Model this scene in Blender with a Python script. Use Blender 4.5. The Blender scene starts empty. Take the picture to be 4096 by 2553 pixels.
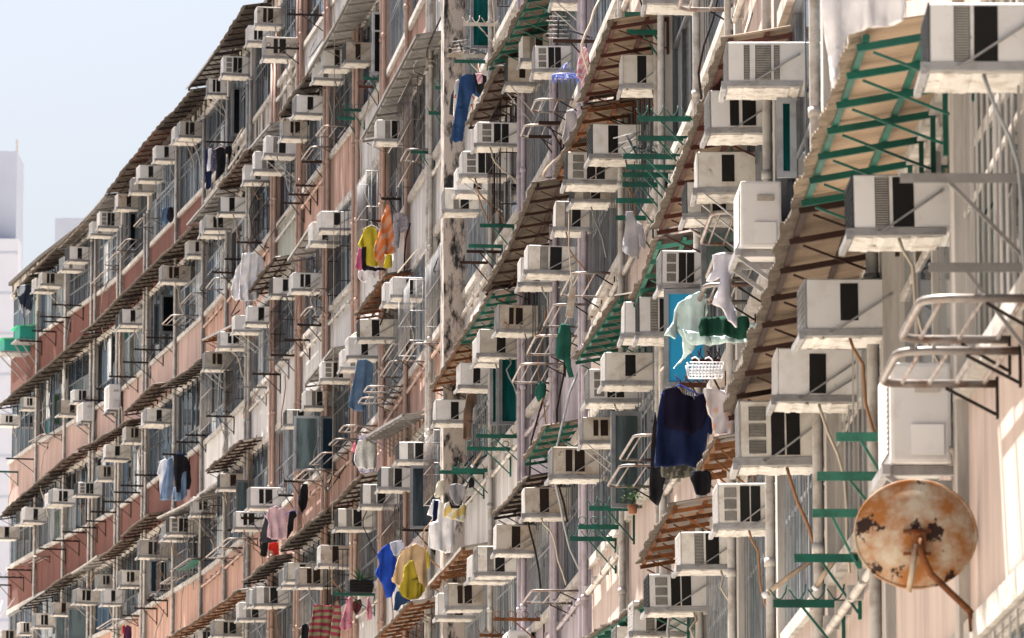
import bpy, bmesh, math, random
from mathutils import Vector, Matrix
random.seed(7)
R=math.radians; PI=math.pi
scene=bpy.context.scene; COL=scene.collection
# ------------------------------------------------------------ camera
F=21618.0; CX,CY=2048.0,1276.5; PITCH=math.atan((4524-CY)/F); CZ=1.6; FH=2.9
cam_d=bpy.data.cameras.new('camera'); cam=bpy.data.objects.new('camera',cam_d); COL.objects.link(cam)
cam.location=(0,0,CZ); cam.rotation_euler=(PI/2+PITCH,0,0)
cam_d.lens=190; cam_d.sensor_width=36; cam_d.clip_start=.5; cam_d.clip_end=6000
cam_d.dof.use_dof=True; cam_d.dof.focus_distance=60; cam_d.dof.aperture_fstop=11
scene.camera=cam
def ray(px,py):
    x=(px-CX)/F; y=(CY-py)/F; c,s=math.cos(PITCH),math.sin(PITCH)
    return Vector((x, c-y*s, s+y*c))
# ------------------------------------------------------------ the facade's curve in plan
KN=[(50,428),(150,440),(456,470),(845,528),(1130,587),(1516,672),(1857,790),(2195,918),(2533,1110),(2741,1240),(2948,1410),(3106,1565),(3303,1765),(3415,1885),(3568,2065),(3770,2310),(4119,2740),(4600,3350)]
pts=[]
for x,s in KN:
    d=ray(x,CY); Y=FH*F/s; pts.append((d.x/d.y*Y,Y))
pts=pts[::-1]   # near -> far
def cr(p0,p1,p2,p3,t):
    def f(a,b,c,d): return .5*(2*b+(c-a)*t+(2*a-5*b+4*c-d)*t*t+(3*b-a-3*c+d)*t**3)
    return (f(p0[0],p1[0],p2[0],p3[0]),f(p0[1],p1[1],p2[1],p3[1]))
# parametrise X as a smooth function of Y (resample + smoothing)
dense=[]
for i in range(len(pts)-1):
    p0=pts[max(i-1,0)];p1=pts[i];p2=pts[i+1];p3=pts[min(i+2,len(pts)-1)]
    for k in range(40): dense.append((p1[0]+(p2[0]-p1[0])*k/40, p1[1]+(p2[1]-p1[1])*k/40))
dense.append(pts[-1])
def lerp_tab(x,xs,ys):
    if x<=xs[0]: return ys[0]+(x-xs[0])*(ys[1]-ys[0])/(xs[1]-xs[0])
    if x>=xs[-1]: return ys[-1]+(x-xs[-1])*(ys[-1]-ys[-2])/(xs[-1]-xs[-2])
    lo,hi=0,len(xs)-1
    while hi-lo>1:
        m=(lo+hi)//2
        if xs[m]<=x: lo=m
        else: hi=m
    return ys[lo]+(ys[hi]-ys[lo])*(x-xs[lo])/(xs[hi]-xs[lo])
y0,y1=dense[0][1],dense[-1][1]; NS=700
ys=[y0+(y1-y0)*i/NS for i in range(NS+1)]; dx=[p[0] for p in dense]; dy=[p[1] for p in dense]
xs=[lerp_tab(y,dy,dx) for y in ys]
for it in range(120):
    xs=[xs[0]]+[ (xs[i-1]+2*xs[i]+xs[i+1])/4 for i in range(1,NS)]+[xs[-1]]
U=[0.0]
for i in range(NS): U.append(U[-1]+math.hypot(xs[i+1]-xs[i],ys[i+1]-ys[i]))
UL=U[-1]
TX=[];TY=[]
for i in range(NS+1):
    a=max(i-4,0);b=min(i+4,NS); vx,vy=xs[b]-xs[a],ys[b]-ys[a]; l=math.hypot(vx,vy); TX.append(vx/l);TY.append(vy/l)
def frame(u):
    X=lerp_tab(u,U,xs);Y=lerp_tab(u,U,ys)
    tx=lerp_tab(min(max(u,0),UL),U,TX);ty=lerp_tab(min(max(u,0),UL),U,TY);l=math.hypot(tx,ty)
    return X,Y,tx/l,ty/l
def W(u,v=0,z=0):
    X,Y,tx,ty=frame(u); return Vector((X-ty*v,Y+tx*v,z))
def rotz(u):
    X,Y,tx,ty=frame(u); return math.atan2(ty,tx)
_az={}
def az(off):
    k=round(off,3)
    if k not in _az:
        A=[];Ys=[]
        for i in range(NS+1):
            X=xs[i]-TY[i]*off;Y=ys[i]+TX[i]*off; A.append(-X/Y)
        _az[k]=A
    return _az[k]
def P(px,py,off=0.0):
    "photo pixel -> (u, z) on the surface lying off metres in front of the wall"
    d=ray(px,py); a=-d.x/d.y; u=lerp_tab(a,az(off),U)
    w=W(u,off); t=w.y/d.y
    return u, CZ+d.z*t
def proj(p):
    c,s=math.cos(PITCH),math.sin(PITCH); dz=p.z-CZ
    dep=p.y*c+dz*s; up=-p.y*s+dz*c
    return CX+F*p.x/dep, CY-F*up/dep
def pxm(u): return F/W(u).y
def lev(L): return CZ+FH*L
TILES={'A':(0,0,.8468),'a':(0,850,.562),'b':(0,1700,.562),'c':(820,0,.562),'d':(820,850,.562),'e':(820,1700,.562),'f':(1640,0,.562),'g':(1640,850,.562),'i':(1640,1700,.562),'j':(2460,0,.562),'h':(2460,850,.562),'l':(2460,1700,.562),'m':(3276,0,.562),'k':(3276,850,.562),'n':(3276,1700,.562)}
def tp(t,x,y):
    ox,oy,k=TILES[t]; return ox+k*x, oy+k*y
# ------------------------------------------------------------ materials
def mat(name,col,rough=.6,metal=0.0,dirt=None,amt=.5,scale=3.0,lo=.45,hi=.7,streak=False,rand=.08,bump=0.0,spec=.3,dirt2=None,lo2=.6,hi2=.66,scale2=6.0,streak2=False):
    m=bpy.data.materials.new(name); m.use_nodes=True; nt=m.node_tree; N=nt.nodes; L=nt.links
    b=N['Principled BSDF']; b.inputs['Roughness'].default_value=rough; b.inputs['Metallic'].default_value=metal
    b.inputs['Specular IOR Level'].default_value=spec
    cur=None
    def rgb(c):
        n=N.new('ShaderNodeRGB'); n.outputs[0].default_value=(*c,1); return n.outputs[0]
    cur=rgb(col)
    geo=N.new('ShaderNodeNewGeometry')
    def layer(cur,dc,amt,scale,lo,hi,streak,det=6):
        mp=N.new('ShaderNodeMapping'); mp.inputs['Scale'].default_value=(scale,scale,scale*(.4 if streak=='half' else .12 if streak else 1))
        L.new(geo.outputs['Position'],mp.inputs['Vector'])
        nz=N.new('ShaderNodeTexNoise'); nz.inputs['Scale'].default_value=1; nz.inputs['Detail'].default_value=det; nz.inputs['Roughness'].default_value=.65
        L.new(mp.outputs[0],nz.inputs['Vector'])
        mr=N.new('ShaderNodeMapRange'); mr.inputs[1].default_value=lo; mr.inputs[2].default_value=hi; mr.inputs[4].default_value=amt
        L.new(nz.outputs['Fac'],mr.inputs[0])
        mx=N.new('ShaderNodeMix'); mx.data_type='RGBA'; L.new(mr.outputs[0],mx.inputs[0]); L.new(cur,mx.inputs[6]); mx.inputs[7].default_value=(*dc,1)
        return mx.outputs[2],nz
    nz=None
    if dirt: cur,nz=layer(cur,dirt,amt,scale,lo,hi,streak)
    if dirt2: cur,_=layer(cur,dirt2,1.0,scale2,lo2,hi2,streak2)
    if rand:
        oi=N.new('ShaderNodeObjectInfo'); mr=N.new('ShaderNodeMapRange'); mr.inputs[3].default_value=1-rand*1.6; mr.inputs[4].default_value=1+rand
        L.new(oi.outputs['Random'],mr.inputs[0])
        hs=N.new('ShaderNodeHueSaturation'); L.new(mr.outputs[0],hs.inputs['Value']); L.new(cur,hs.inputs['Color']); cur=hs.outputs[0]
    L.new(cur,b.inputs['Base Color'])
    if bump and nz:
        bp=N.new('ShaderNodeBump'); bp.inputs['Strength'].default_value=bump; bp.inputs['Distance'].default_value=.02; L.new(nz.outputs['Fac'],bp.inputs['Height']); L.new(bp.outputs[0],b.inputs['Normal'])
    return m
M={}
def D(name,*a,**k): M[name]=mat(name,*a,**k)
GR=(.10,.085,.075)
D('white plaster',(.66,.635,.615),.9,dirt=(.27,.245,.225),amt=.75,scale=2.8,lo=.42,hi=.72,streak=True,bump=.3,dirt2=(.05,.045,.042),lo2=.64,hi2=.76,scale2=4,streak2=True,rand=0)
D('mouldy plaster',(.56,.50,.44),.9,dirt=(.3,.24,.19),amt=.6,scale=2.0,lo=.4,hi=.7,streak=True,bump=.4,dirt2=(.025,.025,.027),lo2=.47,hi2=.56,scale2=2.6,streak2=True,rand=0)
D('mould pier',(.48,.42,.375),.9,dirt=(.5,.33,.24),amt=.6,scale=1.1,lo=.50,hi=.72,bump=.4,dirt2=(.025,.025,.027),lo2=.48,hi2=.60,scale2=6.5,streak2='half',rand=0)
D('pink plaster',(.52,.31,.235),.9,dirt=(.24,.14,.11),amt=.85,scale=3.6,lo=.42,hi=.64,streak=True,bump=.3,dirt2=(.62,.50,.44),lo2=.585,hi2=.665,scale2=5,streak2=True,rand=0)
D('rose plaster',(.42,.30,.265),.9,dirt=(.25,.165,.145),amt=.75,scale=3,lo=.42,hi=.7,streak=True,bump=.25,dirt2=(.09,.06,.055),lo2=.64,hi2=.82,scale2=3.5,streak2=True,rand=0)
D('shaded red brown plaster',(.155,.058,.043),.9,dirt=(.085,.034,.027),amt=.8,scale=3.2,lo=.40,hi=.66,streak=True,bump=.25,dirt2=(.26,.14,.11),lo2=.62,hi2=.82,scale2=2.8,streak2=True,rand=0)  # red-brown has the canopies' shade on the salmon walls mixed into it
D('lavender plaster',(.47,.425,.475),.9,dirt=(.24,.20,.22),amt=.7,scale=2.2,lo=.42,hi=.68,streak=True,bump=.2,dirt2=(.08,.065,.06),lo2=.66,hi2=.80,scale2=3,streak2=True,rand=0)
D('green grey plaster',(.42,.43,.36),.9,dirt=(.22,.2,.15),amt=.6,scale=2.2,lo=.42,hi=.7,streak=True,bump=.2,rand=0)
D('cream plaster',(.57,.465,.415),.9,dirt=(.34,.265,.235),amt=.8,scale=3.4,lo=.43,hi=.72,streak=True,bump=.25,dirt2=(.12,.09,.075),lo2=.66,hi2=.78,scale2=5,streak2=True,rand=0)
D('ledge',(.53,.495,.46),.9,dirt=(.17,.15,.13),amt=.75,scale=5,lo=.42,hi=.7,bump=.3,rand=0)
D('column paint',(.56,.525,.49),.85,dirt=(.17,.145,.125),amt=.8,scale=5,lo=.42,hi=.68,streak=True,bump=.2,rand=0)
D('pink column paint',(.46,.325,.265),.85,dirt=(.25,.165,.135),amt=.75,scale=5,lo=.43,hi=.70,streak=True,bump=.2,rand=0)
D('pipe',(.55,.52,.485),.6,dirt=(.24,.19,.15),amt=.7,scale=6,lo=.46,hi=.66,rand=.1)
D('pink pipe',(.46,.315,.255),.6,dirt=(.25,.16,.13),amt=.6,scale=6,lo=.5,hi=.7,rand=.08)
D('lavender pipe',(.42,.37,.41),.6,dirt=(.22,.18,.18),amt=.7,scale=6,lo=.47,hi=.68,rand=.08)
D('aluminium',(.30,.32,.345),.45,metal=.3,dirt=(.12,.12,.125),amt=.7,scale=5,rand=.25)
D('dark aluminium',(.14,.15,.16),.45,metal=.3,dirt=(.06,.06,.06),amt=.6,scale=5,rand=.15)
D('ac white',(.82,.80,.79),.45,dirt=(.48,.42,.37),amt=.55,scale=6,lo=.50,hi=.78,rand=.10,dirt2=(.15,.10,.07),lo2=.69,hi2=.80,scale2=10)
D("ac ivory",(.76,.72,.66),.5,dirt=(.38,.30,.23),amt=.7,scale=6,lo=.46,hi=.73,rand=.1,dirt2=(.15,.075,.04),lo2=.65,hi2=.75,scale2=8)
D('ac beige',(.52,.475,.42),.55,dirt=(.25,.2,.16),amt=.6,scale=4,lo=.46,hi=.72,rand=.1,dirt2=(.13,.09,.06),lo2=.68,hi2=.76,scale2=8)
D('ac rusty',(.55,.50,.44),.6,dirt=(.30,.2,.13),amt=.75,scale=4,lo=.44,hi=.66,rand=.08,dirt2=(.13,.045,.018),lo2=.60,hi2=.68,scale2=7)
D('vent black',(.008,.0075,.0075),.7,rand=.2)
D('vent slat',(.018,.017,.016),.5,rand=.3)
D('rust slat',(.06,.026,.014),.8,dirt=(.02,.012,.01),amt=.8,scale=10,rand=.2)
D('grey slat',(.36,.34,.31),.5,dirt=(.16,.14,.12),amt=.6,scale=8,rand=.1)
D('grille dark',(.05,.055,.06),.5,dirt=(.10,.1,.1),amt=.5,scale=10,rand=.3)
D('grille blue',(.16,.27,.33),.3,dirt=(.08,.13,.15),amt=.6,scale=6,rand=.2)
D('pan',(.70,.67,.63),.5,dirt=(.34,.28,.22),amt=.7,scale=9,lo=.48,hi=.64,rand=.06,dirt2=(.07,.055,.045),lo2=.63,hi2=.68,scale2=10)
D('galvanised',(.36,.355,.36),.55,metal=.4,dirt=(.15,.135,.125),amt=.65,scale=7,rand=.12)
D('grey steel',(.24,.225,.215),.65,dirt=(.10,.09,.08),amt=.7,scale=5,rand=.08)
D('dark iron',(.016,.011,.010),.75,dirt=(.05,.022,.014),amt=.7,scale=9,lo=.50,hi=.68,rand=.2)
D('brown iron',(.045,.020,.014),.8,dirt=(.018,.011,.009),amt=.7,scale=8,rand=.2)
D('red iron',(.085,.024,.016),.75,dirt=(.03,.014,.01),amt=.85,scale=6,rand=.15)
D('rust iron',(.24,.085,.028),.9,dirt=(.06,.024,.012),amt=.85,scale=8,lo=.4,hi=.6,rand=.15)
D('green iron',(.010,.115,.082),.5,dirt=(.012,.05,.038),amt=.8,scale=6,lo=.44,hi=.68,rand=.2,dirt2=(.07,.035,.018),lo2=.64,hi2=.71,scale2=11)
D('teal iron',(.06,.25,.18),.55,dirt=(.025,.09,.06),amt=.85,scale=7,rand=.15,dirt2=(.07,.035,.02),lo2=.64,hi2=.72,scale2=11)
D('tube',(.27,.245,.23),.4,metal=.4,dirt=(.15,.075,.045),amt=.85,scale=8,lo=.46,hi=.62,rand=.2)
D('dirty sheet',(.18,.14,.11),.9,dirt=(.075,.058,.047),amt=.85,scale=3.4,lo=.38,hi=.64,rand=.2); D('pale lip',(.24,.19,.14),.95,dirt=(.085,.068,.05),amt=.85,scale=8,lo=.44,hi=.66,rand=.1); D('lip',(.13,.105,.085),.95,dirt=(.055,.045,.036),amt=.9,scale=9,lo=.40,hi=.62,rand=.15,dirt2=(.33,.29,.24),lo2=.66,hi2=.74,scale2=14); D('tan sheet',(.27,.20,.145),.9,dirt=(.13,.095,.07),amt=.75,scale=3,lo=.42,hi=.72,rand=.1)
D('dark sheet',(.075,.058,.048),.9,dirt=(.03,.024,.02),amt=.85,scale=4,lo=.4,hi=.65,rand=.15)
D('pale sheet',(.38,.355,.325),.75,dirt=(.17,.14,.115),amt=.7,scale=3,lo=.43,hi=.68,rand=.08)
D('cream sheet',(.50,.37,.26),.85,dirt=(.27,.19,.125),amt=.75,scale=2.5,lo=.47,hi=.8,rand=.05)
D('grey sheet',(.27,.26,.255),.6,dirt=(.13,.115,.10),amt=.7,scale=2,lo=.42,hi=.70,rand=.08)
D('rust sheet',(.25,.225,.21),.8,dirt=(.33,.17,.08),amt=.8,scale=3,lo=.5,hi=.66,rand=.05,dirt2=(.07,.06,.05),lo2=.60,hi2=.72,scale2=4)
D('hose',(.58,.50,.40),.6,rand=.2); D('brown hose',(.30,.15,.07),.6,rand=.2); D('grey hose',(.32,.33,.33),.6,rand=.2)
D('wood',(.24,.10,.04),.8,dirt=(.09,.04,.02),amt=.8,scale=8,streak=True,rand=.1)
D('concrete ground',(.40,.36,.31),.9,dirt=(.28,.25,.21),amt=.7,scale=.3,rand=0)
def glass(name,col,rough=.04,spec=.25):
    D(name,col,rough,dirt=tuple(c*.35 for c in col),amt=.85,scale=4.5,lo=.42,hi=.58,streak=True,rand=.4,spec=spec); M[name].node_tree.nodes['Principled BSDF'].inputs['IOR'].default_value=1.15
glass('dark glass',(.010,.014,.019)); glass('blue glass',(.045,.085,.135)); glass('grey glass',(.075,.10,.125)); glass('curtain glass',(.33,.375,.41)); glass('sash glass',(.13,.175,.19)); glass('teal glass',(.008,.10,.10)); glass('green glass',(.05,.10,.06)); glass('sky glint glass',(.75,.78,.80))  # near-white panes: reflected sky put into the base colour
# ------------------------------------------------------------ mesh builder
class MB:
    def __init__(s): s.v=[];s.f=[];s.mi=[];s.cur=0;s.sm=[]
    def quad(s,a,b,c,d):
        n=len(s.v); s.v+=[tuple(a),tuple(b),tuple(c),tuple(d)]; s.f.append((n,n+1,n+2,n+3)); s.mi.append(s.cur); s.sm.append(False)
    def hexa(s,c):
        n=len(s.v); s.v+=[tuple(q) for q in c]
        for f in ((0,3,2,1),(4,5,6,7),(0,1,5,4),(1,2,6,5),(2,3,7,6),(3,0,4,7)):
            s.f.append(tuple(n+i for i in f)); s.mi.append(s.cur); s.sm.append(False)
        return s
    def box(s,x0,x1,y0,y1,z0,z1):
        return s.hexa([(x0,y0,z0),(x1,y0,z0),(x1,y1,z0),(x0,y1,z0),(x0,y0,z1),(x1,y0,z1),(x1,y1,z1),(x0,y1,z1)])
    def bar(s,p,q,w,h,up=(0,0,1)):
        p=Vector(p);q=Vector(q);d=(q-p)
        if d.length<1e-6: return s
        d.normalize(); up=Vector(up); a=d.cross(up)
        if a.length<1e-3: a=d.cross(Vector((0,1,0)))
        a.normalize(); b=a.cross(d)
        a=a*(w/2);b=b*(h/2)
        return s.hexa([p-a-b,p+a-b,q+a-b,q-a-b,p-a+b,p+a+b,q+a+b,q-a+b])
    def tube(s,pts,r,n=6,closed=False):
        pts=[Vector(p) for p in pts]; rings=[]; m=len(pts)
        prev=None
        for i,p in enumerate(pts):
            if closed: d=pts[(i+1)%m]-pts[i-1]
            else: d=pts[min(i+1,m-1)]-pts[max(i-1,0)]
            d.normalize()
            if prev is None:
                a=d.cross(Vector((0,0,1)))
                if a.length<.05: a=d.cross(Vector((0,1,0)))
            else: a=prev-d*prev.dot(d)
            a.normalize(); prev=a; b=d.cross(a)
            rr=r[i] if isinstance(r,(list,tuple)) else r
            k=len(s.v)
            for j in range(n):
                t=2*PI*j/n; s.v.append(tuple(p+a*math.cos(t)*rr+b*math.sin(t)*rr))
            rings.append(k)
        for i in range(m if closed else m-1):
            k0=rings[i];k1=rings[(i+1)%m]
            for j in range(n):
                s.f.append((k0+j,k0+(j+1)%n,k1+(j+1)%n,k1+j)); s.mi.append(s.cur); s.sm.append(True)
        if not closed:
            s.f.append(tuple(rings[0]+j for j in range(n))[::-1]); s.mi.append(s.cur); s.sm.append(False)
            s.f.append(tuple(rings[-1]+j for j in range(n))); s.mi.append(s.cur); s.sm.append(False)
        return s
    def mesh(s,name,mats,off=(0,0,0)):
        me=bpy.data.meshes.new(name)
        o=Vector(off)
        me.from_pydata([tuple(Vector(v)-o) for v in s.v],[],s.f)
        for m in (mats if isinstance(mats,(list,tuple)) else [mats]): me.materials.append(M[m] if isinstance(m,str) else m)
        me.polygons.foreach_set('material_index',s.mi); me.polygons.foreach_set('use_smooth',s.sm); me.update()
        return me
    def build(s,name,mats,parent=None,off=(0,0,0)):
        if not s.v: return None
        return link(name,s.mesh(name,mats,off),parent)
def link(name,data,parent=None):
    o=bpy.data.objects.new(name,data); COL.objects.link(o)
    if parent is not None: o.parent=parent
    return o
def bevel_mesh(me,w,seg=2):
    bm=bmesh.new(); bm.from_mesh(me); bmesh.ops.remove_doubles(bm,verts=bm.verts,dist=1e-5)
    bmesh.ops.bevel(bm,geom=list(bm.edges),offset=w,segments=seg,profile=.6,affect='EDGES'); bm.to_mesh(me); bm.free(); return me
REG=[]   # (object, kind key, look, category, group)
def thing(name,loc,rz=0.0,data=None):
    o=bpy.data.objects.new(name,data); COL.objects.link(o); o.location=loc; o.rotation_euler=(0,0,rz)
    if data is None: o.empty_display_size=.2
    return o
def reg(o,key,look,cat,group=None,at=None):
    o['category']=cat
    if group: o['group']=group
    REG.append([o,key,look,at])
def at_wall(u,z,v=0): 
    return W(u,v,z), rotz(u)
AC='''
A 850 573 958 648 Tb
A 822 592 930 668 H
A 737 687 837 755 S
A 660 780 765 850 S
A 622 838 725 905 Hb
A 556 915 655 985 Sr
A 470 1000 570 1075 L
A 430 1042 530 1112 H
A 890 1135 972 1205 S
a 490 243 635 345 S
a 445 320 590 410 H
a 297 430 440 520 Tb
a 247 478 390 560 H
a 1153 378 1335 490 Tr
a 868 688 1025 795 S
a 836 718 990 825 H
a 165 1313 262 1395 T
a 5 1440 130 1515 T
a 430 1335 588 1440 Sr
a 528 1262 662 1350 T
a 775 1218 880 1400 O
a 590 1345 690 1480 O
a 1040 1395 1215 1500 S
a 1010 1425 1180 1515 H
b 895 12 1030 118 Tb
b 752 143 915 245 S
b 705 287 832 385 Tb
b 552 410 712 500 L
b 370 458 530 560 T
b 332 475 480 575 H
b 175 588 322 690 S
b 135 615 275 705 H
b -15 722 125 808 S
b 1203 658 1395 775 L
b 1150 700 1330 815 H
b 1372 512 1530 635 T
b 978 818 1200 940 Tb
b 700 1062 820 1160 Tb
b 865 1033 1002 1145 T
b 543 1170 695 1270 T
b 738 1172 875 1275 S
b 255 1340 380 1435 T
b 145 1403 245 1485 T
b 385 1265 530 1350 Sr
b 12 1460 145 1545 Tb
b 1405 1465 1560 1560 T
c 368 48 552 180 Tr
c 310 178 470 300 T
c 425 262 650 410 Tb
c 130 400 318 535 L
c 22 557 160 670 T
c 853 345 1040 480 S
c 795 430 980 570 H
c 1000 295 1168 440 Sr
c 645 677 848 815 S
c 555 850 735 980 Tr
c 433 970 638 1105 G
c 355 1075 560 1215 G
c 285 1170 462 1290 S
c 108 1400 290 1515 S
c 1222 850 1459 1000 G
d 5 15 185 120 T
d -30 50 140 160 H
d 825 -12 1050 120 S
d 763 68 960 215 S
d 480 465 660 590 S
d 627 428 812 555 T
d 303 668 497 790 S
d 212 732 400 845 S
d 105 850 308 960 T
d 3 990 180 1110 Tr
d 1335 460 1563 600 S
d 1280 512 1500 645 H
d 1100 755 1350 895 S
d 1022 882 1240 1030 S
d 980 945 1180 1110 H
d 835 1058 1045 1190 L
d 717 1268 890 1385 G
d 580 1403 760 1515 G
e 105 345 300 450 Sr
e 320 443 560 585 T
e 220 615 420 735 T
e 1250 303 1470 455 G
e 1120 423 1360 575 G
e 945 595 1195 735 G
e 822 858 1045 1000 Sr
e 588 982 800 1110 S
e 530 1025 740 1145 H
e 670 1012 910 1145 Tr
e 365 1150 590 1280 G
e 312 1173 530 1290 L
e 245 1260 445 1380 G
e 38 1390 290 1500 Tb
e 1380 120 1640 255 G
f 798 255 1010 430 Gr
f 690 408 900 600 Sr
f 885 318 1155 500 L
f 478 868 795 1035 L
f 372 1072 680 1250 L
f 335 1195 610 1370 S
f 245 1335 500 1500 G
f 1295 878 1619 1115 S
f 1115 1080 1500 1300 L
f 1165 1345 1440 1430 Gr
f 1015 -150 1260 10 S
g 1035 -82 1295 120 Gb
g 835 237 1190 430 G
g 792 322 1080 510 H
g 630 657 885 845 Tr
g 495 833 785 1020 Sb
g 458 890 740 1060 H
g 358 1073 590 1245 S
g 185 1330 440 1490 S
g 1273 1110 1630 1340 L
i 1230 -15 1500 120 Tr
i 1015 155 1360 370 Tr
i 820 440 1120 640 Sr
i 615 710 895 905 Sr
i 480 860 765 1060 G
i 425 915 700 1105 H
i 272 1122 530 1300 Tr
i 200 1200 460 1370 G
i 715 1460 900 1660 O
j 50 380 352 615 S
j 795 290 1315 600 3
j 675 632 1150 930 T
j 585 1070 1020 1355 S
j 510 1285 920 1530 G
j 1000 1270 1250 1760 O
j 225 -200 590 20 S
h 330 268 660 530 L
h 170 595 500 870 G
h 112 640 440 885 H
h -70 992 285 1215 S
h 1155 965 1700 1330 S
h 890 1330 1500 1770 L
l 735 410 1165 720 L
l 470 757 870 1010 G
l 245 1055 672 1310 L
l 130 1257 500 1490 G
l 10 1432 370 1650 S
m 775 10 1500 480 G
m 240 1230 880 1650 G
k -95 465 520 855 S
k 590 1050 1040 1780 O
'''
# ------------------------------------------------------------ the two blocks of flats
def uw(x): return P(x,CY,0)[0]
U_PIER=uw(1858); U_FAR=uw(46); U_NEAR=uw(4420)
far_b=[uw(x) for x in (708,596,489,385,267,155,46)]
def split(a,b,l):
    n=max(1,round((b-a)/l)); return [a+(b-a)*i/n for i in range(n)]
bays_far=split(U_PIER+.5,far_b[0],4.0)+far_b
ks=[uw(x) for x in (4420,3860,3130,2675,2360,2112,1858)]
bays_near=[]
for a,b in zip(ks[:-1],ks[1:]): bays_near+=split(a,b,4.1)
bays_near.append(U_PIER)
def imx(u): return proj(W(u,0,lev(5)))[0]
def wall_colour(x,m):
    if x>2360: return 'cream plaster'
    if x>2112: return 'lavender plaster'
    if x>1858: return 'white plaster'
    if m>=8: return 'mouldy plaster'
    if m==7: return 'shaded red brown plaster' if x<840 else ('mouldy plaster' if x<1230 else 'white plaster')
    if m==6:
        if x<830: return 'rose plaster'
        if x<1073: return 'pink plaster'
        if x<1190: return 'green grey plaster'
        if x<1438: return 'pink plaster'
        if x<1570: return 'white plaster'
        return 'pink plaster' if x<1690 else 'white plaster'
    if m==5: return 'shaded red brown plaster' if x<800 else 'white plaster'
    if m==4: return 'pink plaster'
    return 'white plaster' if x>1400 else 'pink plaster'
def col_colour(x):
    if x>2360: return 'column paint'
    if x>2085: return 'lavender plaster'
    if 1060<x<1700: return 'pink column paint'
    return 'column paint'
def strip(mb,ua,ub,v0,v1,z0,z1,step=2.1):
    n=max(1,int(math.ceil((ub-ua)/step)))
    for i in range(n):
        a=ua+(ub-ua)*i/n;b=ua+(ub-ua)*(i+1)/n
        mb.hexa([W(a,v1,z0),W(b,v1,z0),W(b,v0,z0),W(a,v0,z0),W(a,v1,z1),W(b,v1,z1),W(b,v0,z1),W(a,v0,z1)])
rw=random.Random(11)
def vis_range(ua,ub):
    xa=imx(ua);xb=imx(ub); s1=FH*pxm(ua);s2=FH*pxm(ub)
    return (4524-2700)/s1-.2,(4524+150)/s2+.6
GL=['dark glass','blue glass','grey glass','curtain glass','teal glass','green glass','sky glint glass']
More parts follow.
